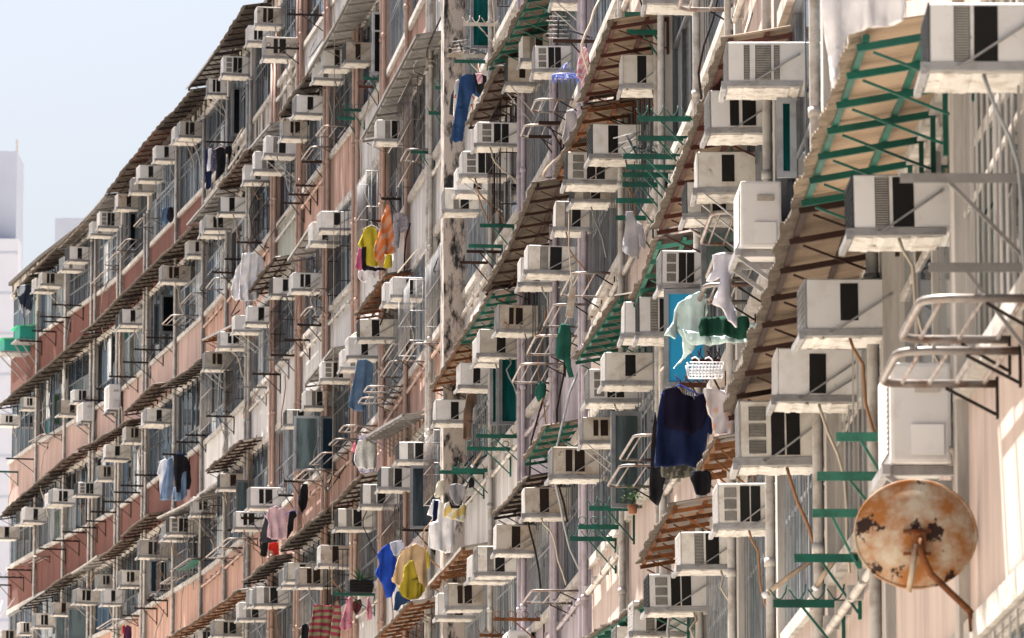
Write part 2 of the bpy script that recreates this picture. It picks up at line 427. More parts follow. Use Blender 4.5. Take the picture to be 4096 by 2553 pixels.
def block(name,label,bays,roofL):
    root=thing('apartment_block',W(bays[len(bays)//2],0,0)); off=root.location
    root['label']=label; root['category']='apartment building'
    ztop=lev(roofL)
    walls={}
    lint={}; sill={}; core=MB(); last={}; run=[0]
    ua,ub=bays[0],bays[-1]
    strip(core,ua,ub,-9.0,-.32,0,ztop,6)
    for k in range(len(bays)-1):
        a,b=bays[k],bays[k+1]; mid=(a+b)/2; x=imx(mid)
        lo,hi=vis_range(a,b)
        m0=max(0,int(math.floor(lo))-1); m1=min(int(math.ceil(hi))+1,math.ceil(roofL))
        for m in range(m0,m1+1):
            z0=lev(m-.17); z1=lev(m+.20)
            z1=min(z1,ztop)
            if z1<=z0 or z1<0: continue
            wc=wall_colour(x,m)
            if last.get(m)!=(wc,k-1): run[0]+=1; last[(m,'r')]=run[0]
            last[m]=(wc,k)
            strip(walls.setdefault((wc,m,last[(m,'r')]),MB()),a,b,-.32,0,max(z0,0),z1)
            if lev(m+.24)<ztop: strip(sill.setdefault((m,last[(m,'r')]),MB()),a,b,-.32,.055+rw.uniform(-.01,.015),lev(m+.20)+.003,lev(m+.235))
            strip(lint.setdefault((m,last[(m,'r')]),MB()),a,b,-.32,.035,lev(m-.215),z0-.003)
            # window
            if m+.7<roofL and lo-1<=m+.5<=hi+.6:
                wa,wb=a+.105,b-.105; zl,zh=lev(m+.235)+.004,lev(m+.785)-.006
                dark=rw.random()<.3 and x<2900
                fr=MB(); gl=MB()
                n=rw.choice([4,5,5,6]); tr=zl+(zh-zl)*rw.choice([.68,.72,.62,.3]); bars=rw.random()<(.8 if x>900 else .45)
                def wbox(mb,p,q,v0,v1,zz0,zz1): strip(mb,p,q,v0,v1,zz0,zz1,9)
                wbox(fr,wa,wb,-.085,-.02,zl,zl+.05); wbox(fr,wa,wb,-.085,-.02,zh-.05,zh); wbox(fr,wa+.05,wb-.05,-.071,-.039,tr-.02,tr+.02)
                wts=rw.choice([(5,5,2,1,0,.3,.6),(3,6,2,1.2,0,.2,.9),(4,4,2,2.2,0,0,.9),(4,4,2,1,1,.4,.7),(4,4,2,1.5,0,1.0,.9)]) if x<2900 else (3,3,2,1.5,1.6,0,.3)
                for i in range(n+1):
                    p=wa+(wb-wa)*i/n; p0,p1=max(wa,p-.028),min(wb,p+.028)
                    if i==0: p0,p1=wa,wa+.045
                    if i==n: p0,p1=wb-.045,wb
                    wbox(fr,p0,p1,-.073,-.037,zl+.052,zh-.052)
                    if i<n:
                        for zz in ((zl,tr),(tr,zh)):
                            q=wa+(wb-wa)*(i+1)/n; gl.cur=rw.choices(range(7),wts)[0]
                            t=rw.uniform(-.016,.016)
                            gl.quad(W(q,-.055+t,zz[0]),W(p,-.055-t,zz[0]),W(p,-.055-t,zz[1]),W(q,-.055+t,zz[1]))
                if bars:
                    nb=int((wb-wa)/rw.choice([.2,.27,.34]))
                    for i in range(1,nb):
                        p=W(wa+(wb-wa)*i/nb,.022,zl+.03); fr.bar(p,p+Vector((0,0,zh-zl-.06)),.011,.011,(0,1,0))
                    for zz in (zl+.03,(zl+zh)/2,zh-.03): wbox(fr,wa+.02,wb-.02,.0,.011,zz-.012,zz+.012)
                f=fr.build('window','dark aluminium' if dark else ('column paint' if x>3300 else 'aluminium'),root,off)
                gl.build('glass',GL,f,off)
                if 560<x<2050 and rw.random()<.3:
                    cg=MB(); ca=wa+rw.uniform(.1,.8); cb=min(wb-.1,ca+rw.uniform(1.3,2.4)); cz=zl+rw.uniform(.5,.95)*(zh-zl); dv=rw.uniform(.2,.36)
                    for zz in (zl+.02,(zl+cz)/2,cz):
                        cg.tube([W(ca,.03,zz),W(ca,dv,zz),W(cb,dv,zz),W(cb,.03,zz)],.009,4)
                    nb=int((cb-ca)/.17)
                    for i in range(nb+1):
                        q=W(ca+(cb-ca)*i/nb,dv,zl+.02); cg.tube([q,q+Vector((0,0,cz-zl-.02))],.006,4)
                    for i in range(1,3):
                        for u_ in (ca,cb): q=W(u_,.03+(dv-.03)*i/3,zl+.02); cg.tube([q,q+Vector((0,0,cz-zl-.02))],.006,4)
                    cg.build('window_cage',rw.choice(['dark iron','galvanised','tube','dark iron']),f,off)
        # column and its pipes
        if k>0 or name=='near_block':
            cc=MB(); strip(cc,a-.10,a+.10,-.30,.055,0,ztop-.02); cc.build('column',col_colour(imx(a)),root,off)
            pk='lavender pipe' if 2085<imx(a)<2400 else ('pink pipe' if 1060<imx(a)<1700 else 'pipe')
            for du in ((-.24,) if rw.random()<.45 else (-.24,.24)) if imx(a)<2900 else ((.24,) if imx(a)<3500 else ()):
                t=MB(); z=lev(lo)-1.5; pp=[]
                while z<min(ztop,lev(hi)+2): pp.append(W(a+du,.085,z)); z+=1.45
                if len(pp)>1:
                    t.tube(pp,.036,8)
                    for q in pp: t.tube([q-Vector((0,0,.035)),q+Vector((0,0,.03))],.046,8)
                    t.build('drainpipe',pk,root,off)
        # sill pipes
        if 820<x:
            for m in range(max(m0,1),m1):
                if rw.random()<.62 and lev(m+.18)<ztop and x<3450:
                    pk='lavender pipe' if 2112<x<2360 else ('pink pipe' if 'pink' in wall_colour(x,m) else 'pipe')
                    t=MB(); zz=lev(m+.13)-rw.uniform(0,.06)
                    t.tube([W(a+(b-a)*i/4+(.2 if i==0 else -.2 if i==4 else 0),.06,zz-.01*i) for i in range(5)],.028,7)
                    for i in range(5): t.bar(W(a+.3+(b-a-.6)*i/4,0,zz),W(a+.3+(b-a-.6)*i/4,.1,zz),.03,.09)
                    t.build('sill_pipe',pk,root,off)
    rk_=random.Random(77 if name=='far_block' else 78); nc=0
    for k in range(len(bays)-1):
        a,b=bays[k],bays[k+1]; lo,hi=vis_range(a,b); x=imx((a+b)/2)
        for q in range(1 if x>2800 else 4 if x>900 else 3):
            if nc>=98: break
            L0=rk_.uniform(max(lo,.3),min(hi,roofL-.5)); t=MB(); kind=rk_.random(); u0=rk_.uniform(a+.2,b-.2)
            if kind<.45:   # droops along the sill
                u1=u0+rk_.uniform(.8,3.2); dz=rk_.uniform(-.5,.3); sag=rk_.uniform(.1,.55)
                pts_=[W(u0+(u1-u0)*i/9,.05+.22*math.sin(PI*i/9),lev(L0)+dz*i/9-sag*math.sin(PI*i/9)) for i in range(10)]
            else:          # runs down the wall with a kink
                ln=rk_.uniform(.9,2.6); ph=rk_.uniform(0,6); vv=rk_.uniform(.05,.3)
                pts_=[W(u0+.05*math.sin(i*.9+ph),.05+vv*math.sin(PI*min(1,i/9))+.02*math.sin(i*1.7+ph),lev(L0)-ln*i/9) for i in range(10)]
            if all(p.z<ztop-.1 for p in pts_):
                t.tube(pts_,rk_.choice([.009,.011,.014]),5); t.build('cable',rk_.choice(['hose','brown hose','grey hose','dark iron','dark iron']),root,off); nc+=1
    core.build('wall','white plaster',root,off)
    nm={'white plaster':'white_wall','mouldy plaster':'mouldy_wall','pink plaster':'pink_wall','rose plaster':'rose_wall','shaded red brown plaster':'shaded_red_brown_wall','lavender plaster':'lavender_wall','green grey plaster':'green_grey_wall','cream plaster':'cream_wall'}
    for c,mb in walls.items(): mb.build('wall_panel',c[0],root,off)['label']=nm[c[0]].replace('_',' ')+' strip between two rows of windows'
    for mb in lint.values(): mb.build('lintel','ledge',root,off)
    for mb in sill.values(): mb.build('sill','ledge',root,off)
    rf=MB(); strip(rf,ua,ub,-9.2,.10,ztop+.004,ztop+.10,5); rf.build('roof','dark sheet',root,off)
    return root
far_block=block('far_block','pink and white block of flats receding to the sky, beyond the mouldy pier',bays_far,7.91)
near_block=block('near_block','cream and lavender end of the flats nearest the viewer, right of the mouldy pier',bays_near,7.91)
mb=MB(); strip(mb,U_PIER+.01,U_PIER+.49,-.32,.31,0,lev(7.86)); pier=mb.build('pier','mould pier',far_block,far_block.location)
# ------------------------------------------------------------ air conditioners
rac=random.Random(5)
_acm={}
AW=.5; AD=.52; AH=.34
def ac_mesh(kind,mats,fn):
    if (kind,mats) not in _acm:
        b=MB(); fn(b); _acm[(kind,mats)]=b.mesh(kind,list(mats))
    return _acm[(kind,mats)]
def slatted(b,y0,y1,z0,z1,n,dark_mi=0,slat_mi=1,thick=.55):
    b.cur=dark_mi; b.box(-.0025,.004,y0,y1,z0,z1)
    b.cur=slat_mi; p=(z1-z0)/n
    for i in range(n): b.hexa([(-.0075,y0+.004,z0+p*(i+.15)),(.0,y0+.004,z0+p*(i+.15)+.004),(.0,y1-.004,z0+p*(i+.15)+.004),(-.0075,y1-.004,z0+p*(i+.15)),(-.0075,y0+.004,z0+p*(i+.15)+p*thick),(.0,y0+.004,z0+p*(i+.2)+p*thick),(.0,y1-.004,z0+p*(i+.2)+p*thick),(-.0075,y1-.004,z0+p*(i+.15)+p*thick)])
def fy(t): return AD*(1-t)     # fraction from the outer end
VENTS={'S':[('d',.38,.60,.10,.95)],
 'T':[('d',.26,.40,.12,.92),('d',.45,.66,.12,.92)],
 'G':[('g',.24,.40,.08,.95),('d',.44,.68,.08,.95)],
 'L':[('g',.10,.30,.67,.90),('g',.10,.30,.40,.62),('g',.10,.30,.13,.35),('d',.36,.52,.10,.93),('d',.54,.70,.10,.93)],
 '3':[('g',.22,.30,.10,.92),('g',.38,.60,.10,.92),('g',.64,.72,.10,.92)],
 'H':[('g',.28,.46,.10,.92)]}
def ac_unit(x0,y0,x1,y1,sty):
    k=sty[0]; var=sty[1:]
    u,zc=P(x1,(y0+y1)/2,0); s=pxm(u)
    d=min(max((x1-x0)/s,.34),.66); h=min(max((y1-y0)/s,.27),.46)
    if k=='H': d,h=.5,.33
    zb=P(x1,y1,0)[1]
    loc,rz=at_wall(u,zb)
    outd=(k=='O')
    root=thing('outdoor_unit' if outd else 'air_conditioner',loc,rz)
    body='ac rusty' if 'r' in var else 'ac beige' if 'b' in var else rac.choice(['ac white','ac white','ac ivory'])
    if outd:
        h=min((y1-y0)/s,.75)
        f=MB(); f.box(.05,.83,.06,.36,0,h); me=bevel_mesh(f.mesh('casing','ac white'),.02); link('casing',me,root)
        g=MB(); g.cur=0
        g.box(.13,.60,.3605,.364,.05,h-.06); g.cur=1
        for i in range(14): g.box(.12,.61,.364,.37,.06+(h-.12)*i/14,.06+(h-.12)*i/14+.012)
        g.build('fan_grille',['grille dark','ac white'],root)
        c=MB(); c.box(.038,.0495,.10,.26,.08*h,.38*h); c.build('valve_cover','ac white',root); c=MB(); c.box(.035,.0495,.12,.24,.70*h,.78*h); c.build('grip','ac beige',root)
        br=MB()
        for x in (.12,.72):
            br.box(x,x+.045,.0,.40,-.05,-.004); br.box(x,x+.045,-.0,.03,-.32,-.052); br.bar((x+.022,.015,-.31),(x+.022,.37,-.05),.03,.03)
        br.box(.05,.83,.36,.40,-.055,-.006); br.build('bracket','galvanised',root)
        t=MB(); t.tube([(.2,.1,.1),(.0,.05,.05),(-.02,.03,-.12),(-.01,.02,-.5)],.02,6); t.build('pipe','hose',root)
        return root,u,d,h
    root.scale=(1,d/AD,h/AH); root.rotation_euler=(rac.uniform(-.022,.022),0,rz+rac.uniform(-.03,.03))
    def bodyf(b): b.box(0,AW,-.16,AD,0,AH)
    if ('body',(body,)) not in _acm:
        b=MB(); bodyf(b); _acm[('body',(body,))]=bevel_mesh(b.mesh('casing',[body]),.008,1)
    link('casing',_acm[('body',(body,))],root)
    rusty='r' in var; vv=rac.randint(0,3)
    for i,(c,a0,a1,z0,z1) in enumerate(VENTS[k]):
        mats=('vent black','rust slat' if rusty else 'vent slat') if c=='d' else ('vent black','grey slat')
        def vf(b,a0=a0,a1=a1,z0=z0,z1=z1): 
            if k in 'ST': j=(-.035,.0,.03,.015)[vv]; a0+=j; a1+=j*(.4 if vv==3 else 1); z0+=(0,.05,.0,.12)[vv]; z1-=(0,.02,.06,.04)[vv]
            slatted(b,fy(a1),fy(a0),z0*AH,z1*AH,int(6+(z1-z0)*18),thick=.35 if c=='d' else .6)
        link('vent',ac_mesh('vent%s%d%d'%(k,i,vv),mats,vf),root)
    gk=rac.choice(['w','w','b','d'])
    if k=='T' : gk=rac.choice(['b','b','w'])
    def gf(b):
        b.cur=0; b.box(.012,AW-.012,AD+.0005,AD+.004,.012,AH-.012); b.cur=1
        for i in range(8): b.box(.015,AW-.015,AD+.004,AD+.012,.02+(AH-.05)*i/7,.02+(AH-.05)*i/7+.007)
        for i in range(7): b.box(.02+(AW-.05)*i/6,.03+(AW-.05)*i/6,AD+.0045,AD+.014,.014,AH-.014)
        b.box(0,.012,AD+.0005,AD+.012,0,AH); b.box(0,AW,AD+.0005,AD+.011,AH-.01,AH)
    link('front_grille',ac_mesh('grille'+gk,{'w':('grille dark','ac white'),'b':('grille blue','galvanised'),'d':('grille dark','grille dark')}[gk],gf),root)
    # drip pan
    pv=rac.randint(0,4)
    def pf(b):
        r=random.Random(pv); n=14
        for i in range(n):
            t0,t1=AD*i/n,AD*(i+1)/n
            z=-.026-r.uniform(.0,.008); z2=z-r.uniform(-.004,.004)
            b.hexa([(.035,t0,z),(AW-.035,t0,z),(AW-.035,t1,z2),(.035,t1,z2),(.035,t0,-.004),(AW-.035,t0,-.004),(AW-.035,t1,-.004),(.035,t1,-.004)])
    link('drip_pan',ac_mesh('pan%d'%pv,('pan',),pf),root)
    sv=rac.choice([0,0,0,0,0,1,1,2]) if k!='H' else 3
    def sf(b):
        for x in (-.008,AW-.022):
            b.box(x,x+.026,-.02,AD+.05,-.022,-.004)
            b.box(x+.001,x+.004,-.02,AD+.05,-.004,.022) if x<0 else None
        b.box(-.02,AW+.02,AD+.016,AD+.05,-.046,-.008)
        if sv in (0,1):
            b.bar((-.013,AD*.72,-.012),(-.013,.0,AH*.70),.010,.036,(1,0,0)); b.bar((AW+.006,AD*.72,-.012),(AW+.006,.0,AH*.70),.010,.036,(1,0,0))
        if sv==1:
            b.bar((-.022,AD*.46,-.012),(-.022,.0,AH*.40),.010,.032,(1,0,0))
        if sv==2:
            b.bar((-.013,AD*.9,-.03),(-.013,.0,-.42),.010,.034,(1,0,0)); b.bar((AW+.006,AD*.9,-.03),(AW+.006,.0,-.42),.010,.034,(1,0,0))
        for q in (.72,.0): b.box(-.022,-.006,AD*q+.0,AD*q+.014,-.012+ (AH*.7 if q==0 else 0),.004+(AH*.7 if q==0 else 0))
    link('bracket',ac_mesh('bracket%d'%sv,('galvanised',),sf),root)
    if rac.random()<.5:
        hv=rac.randint(0,5)
        def hf(b):
            r=random.Random(hv*3+1); l=r.uniform(.5,1.5); y=r.uniform(.1,.42)
            p=[(.05,y,-.03),(.04,y-.02,-.10)]+[(.02-.03*math.sin(t*2),max(.03,y*(1-t*1.2)+.06*math.sin(t*5+hv)),-.1-l*t) for t in (.12,.25,.4,.6,.8,1)]
            b.tube(p,.011,5)
        link('hose',ac_mesh('hose%d'%hv,(rac.choice(['hose','hose','brown hose','grey hose']),),hf),root)
    return root,u,d,h
LOOK={'S':'one dark square vent','T':'two dark side vents','G':'grey louvre and dark vent','L':'three stacked small louvres','3':'three upright grey louvres','H':'its side half hidden'}
for ln in AC.strip().splitlines():
    p=ln.split(); x0,y0=tp(p[0],float(p[1]),float(p[2])); x1,y1=tp(p[0],float(p[3]),float(p[4]))
    root,u,d,h=ac_unit(x0,y0,x1,y1,p[5])
    if p[5][0]=='O': reg(root,'outdoor unit','tall white outdoor unit','outdoor unit','split air conditioner outdoor units',((x0+x1)/2,(y0+y1)/2))
    else:
        c='rust-stained' if 'r' in p[5] else 'beige' if 'b' in p[5] else 'white'
        reg(root,'air conditioner',c+' air conditioner with '+LOOK[p[5][0]],'air conditioner','air conditioners sticking out of the flats',((x0+x1)/2,(y0+y1)/2))
# ------------------------------------------------------------ canopies
rcn=random.Random(3)
CAN='''
A 1148 25 A 1010 245 dark dark c .60
A 1010 245 A 878 418 grey dark s .56
A 905 420 A 740 598 dark dark c .56
A 738 600 A 612 757 dirty red c .56
A 610 757 A 497 915 dirty dark c .56
A 495 920 A 390 1040 grey grey s .54
A 388 1040 A 262 1170 dirty grey c .56
A 260 1172 A 138 1292 dark dark c .56
A 136 1294 A 62 1392 dark dark c .5
A 1165 705 A 1030 880 dirty brown c .56
A 1028 882 A 880 1060 grey grey s .56
a 1355 100 a 1145 305 dirty dark c .56
a 1140 310 a 860 585 dirty dark c .56
a 858 585 a 575 855 dirty dark c .56
a 570 880 a 285 1130 dirty dark c .56
a 283 1130 a -20 1385 dirty dark c .56
a 1420 1045 a 1145 1240 dirty dark c .52
a 1090 1215 a 870 1430 dirty brown c .54
b 900 -30 b 540 175 dark brown c .52
b 510 200 b 320 345 dirty brown c .52
b 345 345 b 140 500 dark dark c .52
b 138 505 b -15 660 dark dark c .52
b 1420 500 b 1115 660 pale grey s .5
b 1050 630 b 860 790 dirty brown c .52
b 868 815 b 692 950 dirty brown c .52
b 688 930 b 502 1055 pale grey s .5
b 500 1050 b 320 1170 dirty dark c .52
b 318 1180 b 125 1300 grey dark s .52
e 230 1180 b 1180 1512 rust rust c .5
c 1035 -60 c 720 520 grey grey s .56
c 738 500 c 520 820 dark dark c .5
c 460 880 c 262 1110 grey grey s .5
c 300 1065 c 95 1320 dirty brown c .52
c 1498 250 c 1105 990 grey grey s .50
d 760 75 d 585 335 pale grey s .5
d 480 320 d 285 575 pale brown c .5
d 190 800 d -20 905 grey rust s .5
d 1270 430 d 1057 740 dark rust c .5
d 905 965 d 695 1225 grey grey s .5
e 245 108 e 0 325 pale brown c .5
e 95 400 e -60 500 grey grey s .45
e 1100 350 e 885 575 pale brown c .5
e 850 600 e 520 880 dark dark c .5
e 480 940 e 258 1115 dark dark c .5
e 1445 1262 e 1205 1512 rust rust c .5
g -60 1440 g -330 1600 grey grey s .45
f 845 -100 f 537 468 dirty green c .56
f 610 480 f 395 890 dirty brown c .50
f 1400 145 f 1182 740 tan red c .62
f 1240 740 f 1012 1245 tan rust c .56
f 868 1305 g 510 560 dirty brown c .55
g 560 570 g 345 905 rust green c .50
g 345 905 g 140 1250 tan rust c .50
j 755 250 h 265 108 tan red c .52
h 270 190 h 60 725 dark teal c .45
h 0 590 g 1150 1040 dirty green c .50
m 215 225 j 1265 1390 cream green c .60
j 1265 1400 h 757 1420 tan brown c .60
i 945 0 i 795 255 dirty green c .46
i 810 358 i 573 640 dirty dark c .48
l 690 85 l 567 330 rust wood c .36
l 375 562 l 148 972 rust rust c .50
l 200 1235 i 1210 1530 dirty green c .50
i 365 870 i 125 1130 pale wood s .44
'''
SH={'dark':'dark sheet','dirty':'dirty sheet','pale':'pale sheet','grey':'grey sheet','cream':'cream sheet','rust':'rust sheet','tan':'tan sheet'}
BR={'dark':'dark iron','red':'red iron','grey':'grey steel','brown':'brown iron','rust':'rust iron','green':'green iron','teal':'teal iron','wood':'wood'}
_brm={}
def canopy(n,f,sheet,brk,typ,w):
    u0,z0=P(n[0],n[1],w); u1,z1=P(f[0],f[1],w)
    L=u1-u0; rise=w*.17
    um=(u0+u1)/2; root=thing('canopy',W(um,0,(z0+z1)/2+rise)); off=root.location
    b=MB()
    if typ=='c':
        step=.023; nn=max(8,int(L/step)); pitch=.092
        ua=None; prevk=None
        seg=rcn.uniform(.75,.95); seed=rcn.random()*50
        for lay in (0,1):
            base=len(b.v)
            for i in range(nn+1):
                t=i/nn; u=u0+L*t; sk=int((u-u0)/seg); rr=random.Random(seed+sk)
                dz=rr.uniform(-.010,.010); do=rr.uniform(-.018,.018)
                zz=z0+(z1-z0)*t+dz+.011*math.sin(2*PI*u/pitch)+.012*math.sin(u*2.1+seed)
                th=0 if lay==0 else -.006
                b.v.append(tuple(W(u,w+do+.01*math.sin(u*9+seed),zz+th)))
                b.v.append(tuple(W(u,w*(.86+.02*math.sin(u*5+seed)),zz+rise*.14+th)))
                b.v.append(tuple(W(u,w*.45,zz+rise*.55+th)))
                b.v.append(tuple(W(u,.015,zz+rise+th)))
            for i in range(nn):
                for j in range(3):
                    q=base+i*4+j; q2=q+4
                    b.f.append((q,q+1,q2+1,q2) if lay else (q,q2,q2+1,q+1)); b.mi.append(1 if j==0 else 0); b.sm.append(True)
        h=(nn+1)*4
        for i in range(nn): b.f.append((i*4,h+i*4,h+i*4+4,i*4+4)); b.mi.append(1); b.sm.append(False)
        for q in range(3): b.f.append((q,q+1,h+q+1,h+q)); b.mi.append(1); b.sm.append(False)
    else:
        n_=max(1,int(L/1.0))
        for i in range(n_):
            a=u0+L*i/n_; c=u0+L*(i+1)/n_-.004; za=z0+(z1-z0)*i/n_; zc=z0+(z1-z0)*(i+1)/n_; q=rcn.uniform(-.006,.006)
            b.hexa([W(a,w+q,za),W(c,w+q,zc),W(c,.015,zc+rise),W(a,.015,za+rise),W(a,w+q,za+.012),W(c,w+q,zc+.012),W(c,.015,zc+rise+.012),W(a,.015,za+rise+.012)])
            b.hexa([W(a,w+q+.002,za-.03),W(c,w+q+.002,zc-.03),W(c,w+q-.012,zc-.03),W(a,w+q-.012,za-.03),W(a,w+q+.002,za-.001),W(c,w+q+.002,zc-.001),W(c,w+q-.012,zc-.001),W(a,w+q-.012,za-.001)])
    b.build('sheet',[SH[sheet],'pale lip' if sheet=='cream' else 'lip'],root,off)
    # purlins
    for q in ((.86,.35) if typ=='c' else (.9,)):
        b=MB(); m=max(1,int(L/1.5))
        for i in range(m):
            ua_,ub_=u0+.04+(L-.08)*i/m,u0+.04+(L-.08)*(i+1)/m
            za=z0+(z1-z0)*i/m+rise*(1-q)-.034; zb=z0+(z1-z0)*(i+1)/m+rise*(1-q)-.034
            b.bar(W(ua_,w*q,za),W(ub_,w*q,zb),.032,.028)
        b.build('purlin',BR[brk],root,off)
    key=(round(w,2),brk)
    if key not in _brm:
        r_=w*.17
        b=MB(); b.bar((0,0,-.068),(0,w*.93,-r_*.93-.068),.03,.034)
        b.bar((0,w*.80,-r_*.8-.10),(0,.02,-.36),.013,.013)
        b.box(-.02,.02,.0,.025,-.42,-.05)
        if brk in('wood',): b.bar((.04,0,-.075),(.04,w*.93,-r_*.93-.075),.03,.05)
        _brm[key]=b.mesh('bracket',BR[brk])
    nb=max(2,int(round(L/(.72 if L<7 else .9))))
    for i in range(nb+1):
        t=(i+.04)/(nb+.08) ; u=u0+.06+(L-.12)*t
        o=link('bracket',_brm[key],root); o.location=W(u,0,z0+(z1-z0)*t+rise)-off; o.rotation_euler=(0,0,rotz(u)+rcn.uniform(-.05,.05))
    cx,cy=proj(W(um,w,(z0+z1)/2))
    nmz={'dark':'black','dirty':'dirty brown','pale':'pale','grey':'smooth grey','cream':'cream','rust':'rust-streaked','tan':'weathered tan'}
    bz={'dark':'dark iron','red':'red iron','grey':'grey steel','brown':'brown iron','rust':'rusty iron','green':'green iron','teal':'pale green iron','wood':'timber'}
    reg(root,'canopy','%s %s canopy on %s brackets'%(nmz[sheet],'corrugated' if typ=='c' else 'sheet',bz[brk]),'canopy','canopies over the windows',(cx,cy))
for ln in CAN.strip().splitlines():
    p=ln.split(); canopy(tp(p[0],float(p[1]),float(p[2])),tp(p[3],float(p[4]),float(p[5])),p[6],p[7],p[8],float(p[9]))
# ------------------------------------------------------------ clothes racks
rrk=random.Random(9)
def arm_rack(t,xo,y,xw,col,top='rings',brace=1):
    x0,y0=tp(t,xo,y); x1,_=tp(t,xw,y)
    u,z=P(x1,y0,0); l=min(max((x1-x0)/pxm(u),.3),1.6)
    loc,rz=at_wall(u,z); root=thing('clothes_rack',loc,rz)
    th=.034
    hh=.052 if col in ('green iron','teal iron','ac rusty') else .042
    b=MB(); b.box(-th/2,th/2,.0,l,-.006,.0); b.box(-th/2,-th/2+.006,.0,l,-hh,-.0065); b.build('arm',col,root)
    if brace:
        b=MB(); b.box(-.02,.02,.0,.022,-.40,-.044); b.bar((0,l*.62,-.03),(0,.02,-.36),.016,.016); b.build('brace',col,root)
    n=4 if top=='rings' else 4
    if top!='none':
        for i in range(n):
            b=MB(); y=l*(.12+.8*i/(n-1))
            if top=='rings': b.tube([(0,y+.042*math.sin(a*PI/5),.045-.042*math.cos(a*PI/5)) for a in range(10)],.0055,5,True)
            else: b.tube([(0,y-.05,.10),(0,y-.045,.05),(0,y-.02,.012),(0,y,.002),(0,y+.02,.012),(0,y+.045,.05),(0,y+.06,.07)],.0055,5)
            b.build('ring' if top=='rings' else 'hook',col,root)
    cn={'dark iron':'dark iron','brown iron':'brown iron','green iron':'green iron','rust iron':'rusty iron','ac rusty':'flaking white','teal iron':'pale green','red iron':'dark red','grey steel':'grey steel'}[col]
    reg(root,'clothes rack','%s clothes rack %s'%(cn,{'rings':'topped with rings','hooks':'topped with hooks','none':'of plain bars'}[top]),'clothes rack','iron laundry racks below the windows',((x0+x1)/2,y0))
    return root
def u_rack(t,xo,yf,xw,yn,col='tube',nr=None,net=None):
    x1,y1=tp(t,xw,yn); x0,y0=tp(t,xo,yf)
    u,z=P(x1,y1,0); z=P(x1,y1,0)[1]
    # far foot: same height, image row y0
    a,b_=u,u+6
    for _ in range(40):
        m=(a+b_)/2
        if proj(W(m,0,z))[1]<y0: a=m
        else: b_=m
    uf=min(max(a,u+.5),u+2.6); xf=proj(W(uf,0,z))[0]; l=min(max((xf-x0)/pxm(uf),.35),1.0)
    loc,rz=at_wall(u,z); root=thing('clothes_rack',loc,rz); L=uf-u
    r=.019 if pxm(u)>420 else .0145
    b=MB(); b.tube([(0,0,0),(0,l-.12,0),(.02,l-.05,0),(.07,l-.01,0),(.13,l,0),(L-.13,l,0),(L-.07,l-.01,0),(L-.02,l-.05,0),(L,l-.12,0),(L,0,0)],r,8); b.build('frame',col,root)
    b=MB(); n=nr or max(3,int(l/.13))
    for i in range(n): y=l*(.12+.7*i/(n-1)); b.tube([(0,y,0),(L,y,0)],.009,5)
    b.build('rod',col,root)
    for x in (0,L): b=MB(); b.box(x-.02,x+.02,0,.012,-.16,.03); b.bar((x,.012,-.14),(x,l*.45,-.02),.014,.014); b.build('foot','dark iron' if col!='green iron' else col,root)
    if net:
        b=MB(); k=9
        for i in range(k):
            a0,a1=L*.04+L*.92*i/k,L*.04+L*.92*(i+1)/k; s0=-.03-.05*math.sin(PI*i/k);s1=-.03-.05*math.sin(PI*(i+1)/k)
            b.hexa([(a0,.06,s0),(a1,.06,s1),(a1,l-.06,s1),(a0,l-.06,s0),(a0,.06,s0+.02),(a1,.06,s1+.02),(a1,l-.06,s1+.02),(a0,l-.06,s0+.02)])
        b.build('tray',net,root)
    reg(root,'tube rack',('grey' if col=='tube' else 'green')+' tubular rack sticking out %s'%('with a green tray in it' if net else 'with cross rods'),'clothes rack','tubular racks below the windows',proj(W((u+uf)/2,l*.6,z)))
